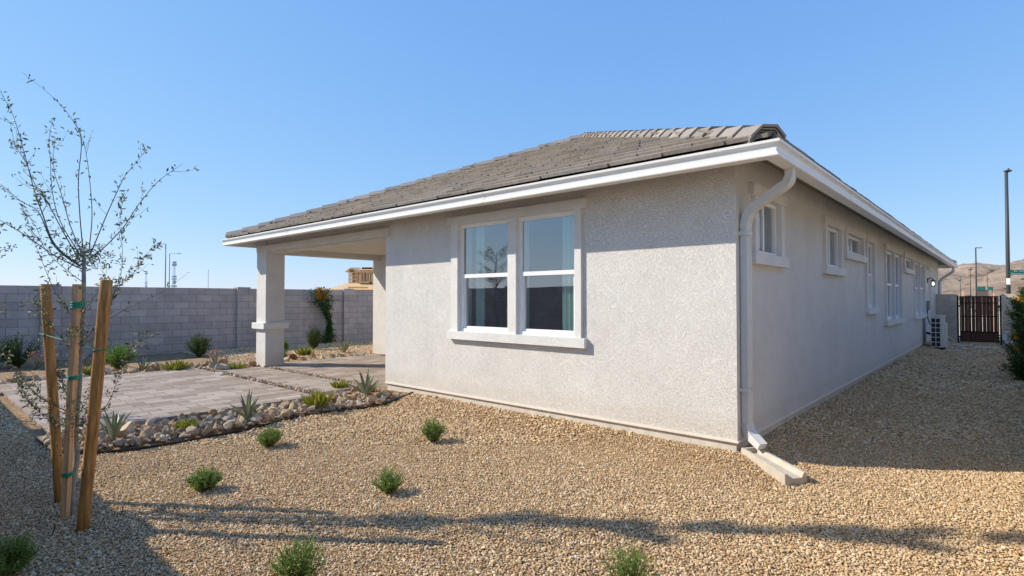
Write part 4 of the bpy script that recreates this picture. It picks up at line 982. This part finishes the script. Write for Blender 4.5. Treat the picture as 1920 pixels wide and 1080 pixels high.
for (px, py), lb in (((226, 968), 'thin black irrigation spike at the edge of the wall shadow right of the stakes'), ((98, 1003), 'thin black irrigation spike in the shade left of the thick stake')):
    b = gp(px, py); mb = MB(); mb.tube([b, b+Vector((.01, .01, .05)), b+Vector((.02, .01, .085))], [.004, .0035, .003], 6); tag(mb.build('drip_emitter', M['rubber']), lb, 'irrigation emitter')
# trees just outside the frame (they are mirrored in the glass and shade the gravel)
def simple_tree(loc, h, z0, wd, nl, label, seed, L_=.05, tr=.03):
    rs = random.Random(seed); t = empty('slender_tree', loc, label, 'tree'); o0 = Vector(loc); wm = MB(); lm = MB()
    wm.tube([o0+Vector((.03*sin(k), .03*cos(k*1.3), h*.95*k/8)) for k in range(9)], [tr*(1-.1*k) for k in range(9)], 7)
    for i in range(26):
        z = rs.uniform(z0, h); a_ = rs.uniform(0, 6.28); r_ = wd*.5*rs.uniform(.5, 1); b = o0+Vector((0, 0, z-.35)); e = o0+Vector((cos(a_)*r_, sin(a_)*r_, z)); wm.tube([b, (b+e)/2+Vector((0, 0, .05)), e], [.008, .005, .003], 4)
        for k in range(nl//26): leaf(lm, b.lerp(e, rs.uniform(.3, 1.1))+rv(rs)*.06, rv(rs), rv(rs), L_*rs.uniform(.6, 1.2), L_*.4)
    wm.build('trunk', M['bark'], t, uv=False, recalc=False); lm.build('foliage', M['leaf_tree'], t, uv=False, recalc=False)
simple_tree((-8.7, -5.35, -.1), 3.2, 1.0, 1.1, 1900, 'young bushy tree by the near block wall, mirrored in the twin window', 31)
simple_tree((-6.45, -7.0, -.1), 9.2, 4.3, .40, 8200, 'tall slender tree behind the near block wall, casting the long shadow band on the gravel', 33, .07)
# ------------------------------------------------------------------ beyond the walls
def hills():
    def ridge_h(a_):   # elevation px above horizon by pixel x
        pts = [(1500, 30), (1600, 45), (1700, 58), (1766, 64), (1800, 67), (1830, 69), (1850, 66), (1885, 60), (1960, 40), (2100, 30)]
        for (xa, ya), (xb, yb) in zip(pts, pts[1:]):
            if xa <= a_ <= xb: return ya+(yb-ya)*(a_-xa)/(xb-xa)
        return 30 if a_ < 1500 else 30
    def ridge2(a_):
        pts = [(1600, 10), (1750, 16), (1800, 24), (1850, 42), (1885, 57), (1905, 68), (1920, 74), (2000, 92), (2150, 80), (2400, 60)]
        for (xa, ya), (xb, yb) in zip(pts, pts[1:]):
            if xa <= a_ <= xb: return ya+(yb-ya)*(a_-xa)/(xb-xa)
        return 10 if a_ < 1600 else 60
    for idx, (fn, D0, D1, lab, s0) in enumerate(((ridge_h, 700, 1500, 'bare pinkish brown desert hills on the skyline beyond the gate', 3.1), (ridge2, 420, 1000, 'nearer tan desert slope rising to the right behind the tall street lamp', 9.7))):
        mb = MB(); nx, ny = 150, 46
        for j in range(ny):
            t = j/(ny-1); D = D0+(D1-D0)*t
            for i in range(nx):
                px = 1480+900*i/(nx-1); v = RGT*((px-960)/FPX)+Vector((FWD.x, FWD.y, 0)).normalized()
                x, y = CAM.x+v.x*D, CAM.y+v.y*D
                prof_ = sstep(0, .62, t) if t < .62 else 1-.5*sstep(.62, 1, t)
                Dp = D0+(D1-D0)*.62; H = fn(px)/FPX*Dp
                nz = noise.fractal(Vector((x*.011+s0, y*.011, 0)), 1.0, 2.1, 6)
                z = H*prof_*(1+.10*nz)+nz*13*min(1, prof_*3)*(1 if .02 < t < .55 else .3)-1.0
                mb.v.append((x, y, z))
        for j in range(ny-1):
            for i in range(nx-1): mb.face([j*nx+i, j*nx+i+1, (j+1)*nx+i+1, (j+1)*nx+i], None, True)
        tag(mb.build('hills', M['hill'], recalc=False, uv=False), lab, 'hill', kind='structure')
hills()
def lamp(px, top, D, label, mat, arm=0, head=.45, rad=.07, armdir=1, group='street lamps beyond the yard walls'):
    p = at(px, 561, D); p.z = -.3; zt = CAM.z+(561-top)/FPX*D
    t = empty('street_lamp', p, label, 'street lamp', group); mb = MB(); mb.tube([p, Vector((p.x, p.y, zt*.5)), Vector((p.x, p.y, zt))], [rad, rad*.85, rad*.7], 8); mb.box((p.x-rad*1.8, p.y-rad*1.8, -.3), (p.x+rad*1.8, p.y+rad*1.8, .15)); mb.build('pole', mat, t)
    tp = Vector((p.x, p.y, zt)); s_ = RGT*armdir
    if arm:
        mb = MB(); mb.tube([tp-Vector((0, 0, .12)), tp+s_*arm*.5+Vector((0, 0, .0)), tp+s_*arm+Vector((0, 0, -.05))], rad*.4, 6); mb.build('arm', mat, t)
    e = tp+s_*arm+Vector((0, 0, -.05 if arm else .06)); mb = MB(); f_ = Vector((-s_.y, s_.x, 0)); L_ = head; wd = .12
    c = [e-s_*.12-f_*wd*.6, e+s_*L_-f_*wd, e+s_*L_+f_*wd, e-s_*.12+f_*wd*.6]
    mb.hexa([v+Vector((0, 0, -.03)) for v in c]+[v+Vector((0, 0, .05)) for v in c]); mb.build('lamp_head', mat, t); return t
lamp(1891, 322, 34, 'tall dark street lamp carrying the green street sign, at the right edge', M['pole'], 0, rad=.12, head=.26)
mb = MB(); e = at(1891, 320, 34); mb.tube([e+Vector((0, 0, -.1)), e+Vector((0, 0, .14))], .05, 8); mb.box((e.x-.12, e.y-.08, e.z-.0), (e.x+.1, e.y+.08, e.z+.05)); mb.build('photocell', M['pole'], [o for o in SC.objects if o.name == 'street_lamp'][0])
lamp(1831, 464, 75, 'second tallest dark street lamp rising behind the middle of the gate', M['pole'], .35, rad=.11)
lamp(1820, 502, 110, 'distant thin street lamp with a long arm, left of the dark lamp behind the gate', M['pole'], .9, rad=.08)
lamp(1852, 511, 130, 'distant thin street lamp against the hill, right of the dark lamp behind the gate', M['pole'], .0, rad=.08)
lamp(1801, 520, 150, 'farthest short street lamp against the hill, above the left end of the gate', M['pole'], .0, rad=.08)
lamp(309.5, 457, 85, 'tall street lamp above the block wall with a short arm to the left', M['farpole'], .55, rad=.09, armdir=-1)
lamp(317, 475, 95, 'street lamp above the block wall with a long arm to the right', M['farpole'], 1.5, rad=.08)
lamp(390, 507, 190, 'distant small street lamp above the block wall left of the patio column', M['farpole'], .0, rad=.09)
mb = MB(); c = at(315, 531, 85); mb.box((c.x-.3, c.y-.02, c.z-.18), (c.x+.45, c.y+.02, c.z+.18)); tag(mb.build('street_sign', plain('sign_green_far', (.02, .22, .12), .5)), 'tiny green street sign on the two lamp poles above the block wall', 'street sign')
# lattice mast
def mast(px, top, D, wd, label):
    b = at(px, 561, D); b.z = 0; zt = CAM.z+(561-top)/FPX*D; t = empty('radio_mast', b, label, 'mast'); mb = MB()
    cs = [Vector((cos(k*2.094)*wd, sin(k*2.094)*wd, 0)) for k in range(3)]; n = 24
    for c in cs: mb.tube([b+c, b+c*.7+Vector((0, 0, zt))], wd*.10, 4)
    for i in range(n):
        z0, z1 = zt*i/n, zt*(i+1)/n
        for k in range(3): mb.tube([b+cs[k]*(1-.3*i/n)+Vector((0, 0, z0)), b+cs[(k+1) % 3]*(1-.3*i/n)+Vector((0, 0, z1))], wd*.06, 3, caps=False)
    mb.build('lattice', M['mast'], t)
    rs = random.Random(3)
    for z in (.98, .93, .90, .62, .56, .50, .46, .38, .20):
        mb = MB(); c = b+Vector((0, 0, zt*z)); s_ = wd*rs.uniform(1.2, 1.9); mb.tube([c-Vector((0, 0, wd*.5)), c+Vector((0, 0, wd*.5))], s_, 8); mb.build('antenna', M['mast'], t)
mast(326, 490, 420, 1.1, 'hazy lattice radio mast with antennas above the block wall')
mast(273.5, 508, 900, 1.3, 'very faint distant radio mast above the block wall')
# street sign with writing
def text(body, size, loc, xdir, mat, parent, name='lettering', up=Vector((0, 0, 1)), sx=1):
    c = bpy.data.curves.new(name, 'FONT'); c.body = body; c.size = size; c.extrude = .004; o = bpy.data.objects.new(name, c); SC.collection.objects.link(o)
    xd = xdir.normalized(); zd = xd.cross(up).normalized(); mt = Matrix((xd*sx, up, zd)).transposed().to_4x4(); mt.translation = loc; o.matrix_world = mt
    dg = bpy.context.evaluated_depsgraph_get(); me = bpy.data.meshes.new_from_object(o.evaluated_get(dg)); bpy.data.objects.remove(o); me.transform(mt); me.materials.clear(); me.materials.append(mat)
    n_ = bpy.data.objects.new(name, me); SC.collection.objects.link(n_); n_.parent = parent; n_.matrix_parent_inverse = pm(parent).inverted(); return n_
def sign():
    D = 33.7; c0 = at(1894, 515, D); zt = at(1894, 506, D).z; t = empty('street_sign', c0, 'green street name sign with white lettering on the tall right street lamp', 'street sign')
    x = RGT; n_ = Vector((RGT.y, -RGT.x, 0)); W_ = 2.0; mb = MB(); z0, z1 = c0.z, c0.z+ (zt-c0.z)
    def q(u, z, o): v = c0+x*u+n_*o; return (v.x, v.y, z)
    mb.hexa([q(0, z0, 0), q(W_, z0, 0), q(W_, z0, -.02), q(0, z0, -.02), q(0, z1, 0), q(W_, z1, 0), q(W_, z1, -.02), q(0, z1, -.02)])
    mb.build('sign_panel', plain('sign_green', (.0, .23, .15), .45, vary=.02), t)
    wh = plain('sign_white', (.85, .87, .85), .5, vary=.01); h = z1-z0
    text('Florence Ave', h*.52, Vector(q(.06, z0+h*.08, .008)), x, wh, t, sx=1.25)
    text('\u2190', h*.42, Vector(q(.20, z0+h*.60, .008)), x, wh, t, sx=1.3) if False else None
    mb = MB(); u0, zc = .20, z0+h*.75
    mb.poly([q(u0, zc, .01), q(u0+.09, zc-.05, .01), q(u0+.09, zc-.02, .01), q(u0+.24, zc-.02, .01), q(u0+.24, zc+.02, .01), q(u0+.09, zc+.02, .01), q(u0+.09, zc+.05, .01)]); mb.build('arrow', wh, t, recalc=False)
    text('3620 W', h*.32, Vector(q(.52, z0+h*.63, .008)), x, wh, t, sx=1.15)
    p = at(1890.5, 525, 33.8); mb = MB(); mb.box((p.x-.09, p.y-.16, p.z-.28), (p.x+.09, p.y-.14, p.z+.10)); tag(mb.build('notice_plate', wh), 'small white plate strapped to the tall right street lamp below the sign', 'plate')
sign()
gs = plain('teal_mesh', (.05, .30, .22), .7)
for (px, py, w_, h_, D, lb) in ((1840, 540.5, 15, 7, 90, 'distant long teal green road sign just above the gate'), (1857, 541, 9, 6, 95, 'distant small dark green road sign above the right end of the gate')):
    c = at(px, py, D); s_ = RGT*(w_/FPX*D/2); h2 = h_/FPX*D/2; f_ = Vector((RGT.y, -RGT.x, 0))*.03; t = empty('road_sign', (c.x, c.y, 0), lb, 'sign'); mb = MB(); z = Vector((0, 0, h2))
    mb.hexa([c-s_-z-f_, c+s_-z-f_, c+s_-z+f_, c-s_-z+f_, c-s_+z-f_, c+s_+z-f_, c+s_+z+f_, c-s_+z+f_]); mb.build('panel', gs, t)
    mb = MB()
    for k in (-.7, .7): p = c+s_*k; mb.tube([(p.x, p.y, -.3), (p.x, p.y, c.z)], .05, 6)
    mb.build('post', M['pole'], t)
c = at(1842, 549, 60); bx = empty('utility_cabinet', (c.x, c.y, 0), 'dark brown utility cabinet beyond the gate below the teal sign', 'cabinet'); mb = MB(); mb.box((c.x-.45, c.y-.3, -.2), (c.x+.45, c.y+.3, c.z+.25)); mb.build('cabinet_body', plain('brown_cabinet', (.10, .08, .07), .6), bx); mb = MB(); mb.box((c.x-.5, c.y-.35, c.z+.25), (c.x+.5, c.y+.35, c.z+.30)); mb.build('lid', M['pole'], bx)
def desert_plants():
    rs = random.Random(77)
    lab = ['low olive desert bush scattered on the open ground beyond the gate']
    for k in range(34):
        px = rs.uniform(1772, 1960); D = rs.uniform(55, 210); p = at(px, 561, D); p.z = -.15; s_ = rs.uniform(.7, 1.7); mb = MB()
        for q in range(130):
            d = rv(rs); d.z = abs(d.z); leaf(mb, p+Vector((d.x*s_*.6, d.y*s_*.6, d.z*s_*.6))*rs.uniform(.4, 1), rv(rs)+Vector((0, 0, .5)), rv(rs), s_*.22, s_*.10)
        tag(mb.build('desert_bush', M['leaf_shrub'] if k % 3 else M['grass'], uv=False, recalc=False), lab[0], 'bush', 'desert bushes beyond the gate')
desert_plants()
for px in (1806, 1863):
    c = at(px, 561, 31); mb = MB(); s_ = at(px, 545 if px < 1830 else 549, 31).z; mb.box((c.x-.04, c.y-.04, -.3), (c.x+.04, c.y+.04, s_)); tag(mb.build('survey_stake', M['lumber']), 'short %s wooden survey stake poking up behind the %s end of the gate' % (('orange brown', 'left') if px < 1830 else ('pale', 'right')), 'stake')
# ------------------------------------------------------------------ neighbouring house (outside the frame, seen in the side windows' glass)
def neighbour():
    t = empty('neighbour_house', (10, 9, 0), 'neighbouring tan stucco house beyond the side yard wall, mirrored in the side windows', 'house')
    mt = stucco('tan_stucco', (.80, .70, .56), .8); mb = MB(); x0, x1, y0, y1 = 4.7, 16, -2.5, 24
    for a_, b_ in ((y0, 3), (4.2, 9), (10.6, 16), (17.4, y1)): mb.box((x0, a_, -.1), (x0+.2, b_, 2.97))
    for a_, b_ in ((3, 4.2), (9, 10.6), (16, 17.4)): mb.box((x0, a_, -.1), (x0+.2, b_, 1.2)); mb.box((x0, a_, 2.6), (x0+.2, b_, 2.97))
    mb.box((x0+.2, y0, -.1), (x1, y0+.2, 2.97)); mb.box((x0+.2, y1-.2, -.1), (x1, y1, 2.97)); mb.box((x1-.2, y0+.2, -.1), (x1, y1-.2, 2.97)); mb.build('wall', mt, t)
    for a_, b_ in ((3, 4.2), (9, 10.6), (16, 17.4)):
        mb = MB(); mb.box((x0+.03, a_, 1.2), (x0+.08, a_+.06, 2.6)); mb.box((x0+.03, b_-.06, 1.2), (x0+.08, b_, 2.6)); mb.box((x0+.03, a_+.06, 1.2), (x0+.08, b_-.06, 1.26)); mb.box((x0+.03, a_+.06, 2.54), (x0+.08, b_-.06, 2.6)); wn_ = mb.build('window', M['vinyl'], t)
        mb = MB(); mb.box((x0+.05, a_+.06, 1.26), (x0+.06, b_-.06, 2.54)); mb.build('pane', M['glass'], wn_)
    e = .5; mb = MB(); A = [(x0-e, y0-e, 3.0), (x1+e, y0-e, 3.0), (x1+e, y1+e, 3.0), (x0-e, y1+e, 3.0)]; xm = (x0+x1)/2; r_ = xm-x0+e; B = [(xm, y0-e+r_, 3.0+r_*.43), (xm, y1+e-r_, 3.0+r_*.43)]
    for f in ((A[0], A[1], B[0]), (A[1], A[2], B[1], B[0]), (A[2], A[3], B[1]), (A[3], A[0], B[0], B[1]), (A[3], A[2], A[1], A[0])): mb.poly(f)
    mb.build('roof', plain('neighbour_tile', (.2, .15, .12), .9, scale=3), t, recalc=False)
neighbour()
# ------------------------------------------------------------------ house under construction
def framing():
    D = 80; O = at(668, 561, D); O.z = 0; x = RGT.copy(); y = Vector((-RGT.y, RGT.x, 0)); k = D/FPX
    t = empty('house_under_construction', O, 'distant two storey timber framed house under construction beyond the block wall', 'house')
    U = lambda px: (px-668)*k
    Z = lambda py: CAM.z+(561-py)*k
    def P_(u, v, z): q = O+x*u+y*v; return (q.x, q.y, z)
    def bx(mb, u0, u1, v0, v1, z0, z1): mb.hexa([P_(u0, v0, z0), P_(u1, v0, z0), P_(u1, v1, z0), P_(u0, v1, z0), P_(u0, v0, z1), P_(u1, v0, z1), P_(u1, v1, z1), P_(u0, v1, z1)])
    mb = MB(); bx(mb, U(640), U(740), 0, 8, -.3, Z(542)); mb.build('ground_floor', M['ply'], t)
    mb = MB()   # lower roof
    zl, zh = Z(542), Z(530.5)
    mb.hexa([P_(U(619), -1.2, zl-.1), P_(U(745), -1.2, zl-.1), P_(U(745), 8, zl-.1), P_(U(619), 8, zl-.1), P_(U(646), 1.4, zh), P_(U(745), 1.4, zh), P_(U(745), 5, zh), P_(U(646), 5, zh)]); rf = mb.build('lower_roof', M['ply'], t)
    mb = MB(); bx(mb, U(657), U(694), -1.3, -1.21, Z(541), Z(538)); mb.build('fascia_board', M['stud'], t)
    # upper storey
    z0, z1 = Z(531), Z(509); mb = MB(); ud, vd = U(647.5), 1.6
    def panel(mb, a_, b_, za, zb, v): bx(mb, a_, b_, v-.06, v, za, zb)
    # studs wing left
    for px in (648, 651, 654, 661, 664): bx(mb, U(px)-.05, U(px)+.09, vd-.1, vd, z0, z1)
    for py in (530, 524, 517, 510.5): bx(mb, U(647.5), U(665), vd-.11, vd-.0, Z(py), Z(py)+.12)
    mb.hexa([P_(U(652), vd-.15, Z(512)), P_(U(652.9), vd-.15, Z(512)), P_(U(652.9), vd-.1, Z(512)), P_(U(652), vd-.1, Z(512)), P_(U(664), vd-.15, Z(530)), P_(U(665), vd-.15, Z(530)), P_(U(665), vd-.1, Z(530)), P_(U(664), vd-.1, Z(530))])
    mb.build('wall_studs', M['stud'], t)
    mb = MB(); bx(mb, U(669), U(673), vd-.7, vd, z0, z1-.3); bx(mb, U(679), U(688.5), vd-.7, vd-.6, z0, Z(527)); bx(mb, U(679), U(680), vd-.7, vd, z0, z1); bx(mb, U(694), U(745), vd-.7, vd, z0, z1-.3); bx(mb, U(673), U(679), vd-.7, vd-.6, z0, Z(528)); bx(mb, U(669), U(745), vd-.7, vd-.6, Z(511), Z(507)); bx(mb, U(688), U(689.5), vd-.7, vd, z0, z1)
    mb.build('sheathing', M['ply'], t)
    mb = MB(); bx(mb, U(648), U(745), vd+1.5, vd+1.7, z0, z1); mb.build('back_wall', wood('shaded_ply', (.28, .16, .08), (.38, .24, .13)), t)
    mb = MB()
    for px in (683, 685.5, 688): bx(mb, U(px)-.04, U(px)+.06, vd-.62, vd-.5, z0, z1)
    for a_, b_ in ((673.2, 678.6), (689.6, 693.8)):
        bx(mb, U(a_), U(a_)+.1, vd-.75, vd-.6, Z(528), Z(510.5)); bx(mb, U(b_)-.1, U(b_), vd-.75, vd-.6, Z(528), Z(510.5)); bx(mb, U(a_), U(b_), vd-.75, vd-.6, Z(511), Z(510)); bx(mb, U(a_), U(b_), vd-.75, vd-.6, Z(528), Z(527))
    mb.build('window_framing', M['stud'], t)
    # gable
    mb = MB(); zr = Z(500.8)
    mb.hexa([P_(U(642.5), vd-.6, Z(509.5)), P_(U(643.5), vd-.6, Z(508)), P_(U(643.5), vd+6, Z(508)), P_(U(642.5), vd+6, Z(509.5)), P_(U(653), vd-.6, zr-.12), P_(U(653), vd-.6, zr), P_(U(653), vd+6, zr), P_(U(653), vd+6, zr-.12)])
    mb.hexa([P_(U(653), vd-.6, zr-.12), P_(U(653), vd-.6, zr), P_(U(653), vd+6, zr), P_(U(653), vd+6, zr-.12), P_(U(668), vd-.6, Z(510)), P_(U(668), vd-.6, Z(508.5)), P_(U(668), vd+6, Z(508.5)), P_(U(668), vd+6, Z(510))])
    for i in range(7):
        u = U(655+i*2.2); mb.hexa([P_(u, vd-.5, Z(500.6)), P_(u+.09, vd-.5, Z(500.6)), P_(u+.09, vd-.3, Z(500.6)), P_(u, vd-.3, Z(500.6)), P_(u+.55, vd-.7, Z(509)), P_(u+.64, vd-.7, Z(509)), P_(u+.64, vd-.5, Z(509)), P_(u+.55, vd-.5, Z(509))])
    mb.build('gable_rafters', M['stud'], t)
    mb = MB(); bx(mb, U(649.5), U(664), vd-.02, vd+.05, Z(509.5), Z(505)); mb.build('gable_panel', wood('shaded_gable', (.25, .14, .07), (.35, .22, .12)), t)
    mb = MB(); mb.hexa([P_(U(668), vd-1, Z(506)), P_(U(745), vd-1, Z(506)), P_(U(745), vd+7, Z(506)), P_(U(668), vd+7, Z(506)), P_(U(676), vd+1.6, Z(498.5)), P_(U(745), vd+1.6, Z(494)), P_(U(745), vd+4, Z(494)), P_(U(676), vd+4, Z(498.5))]); mb.build('upper_roof', M['ply'], t)
    mb = MB(); bx(mb, U(677), U(697), vd-1.3, vd-1.05, Z(504.5), Z(501)); mb.build('roofing_stack', plain('stacked_tiles', (.10, .055, .045), .9), t)
framing()
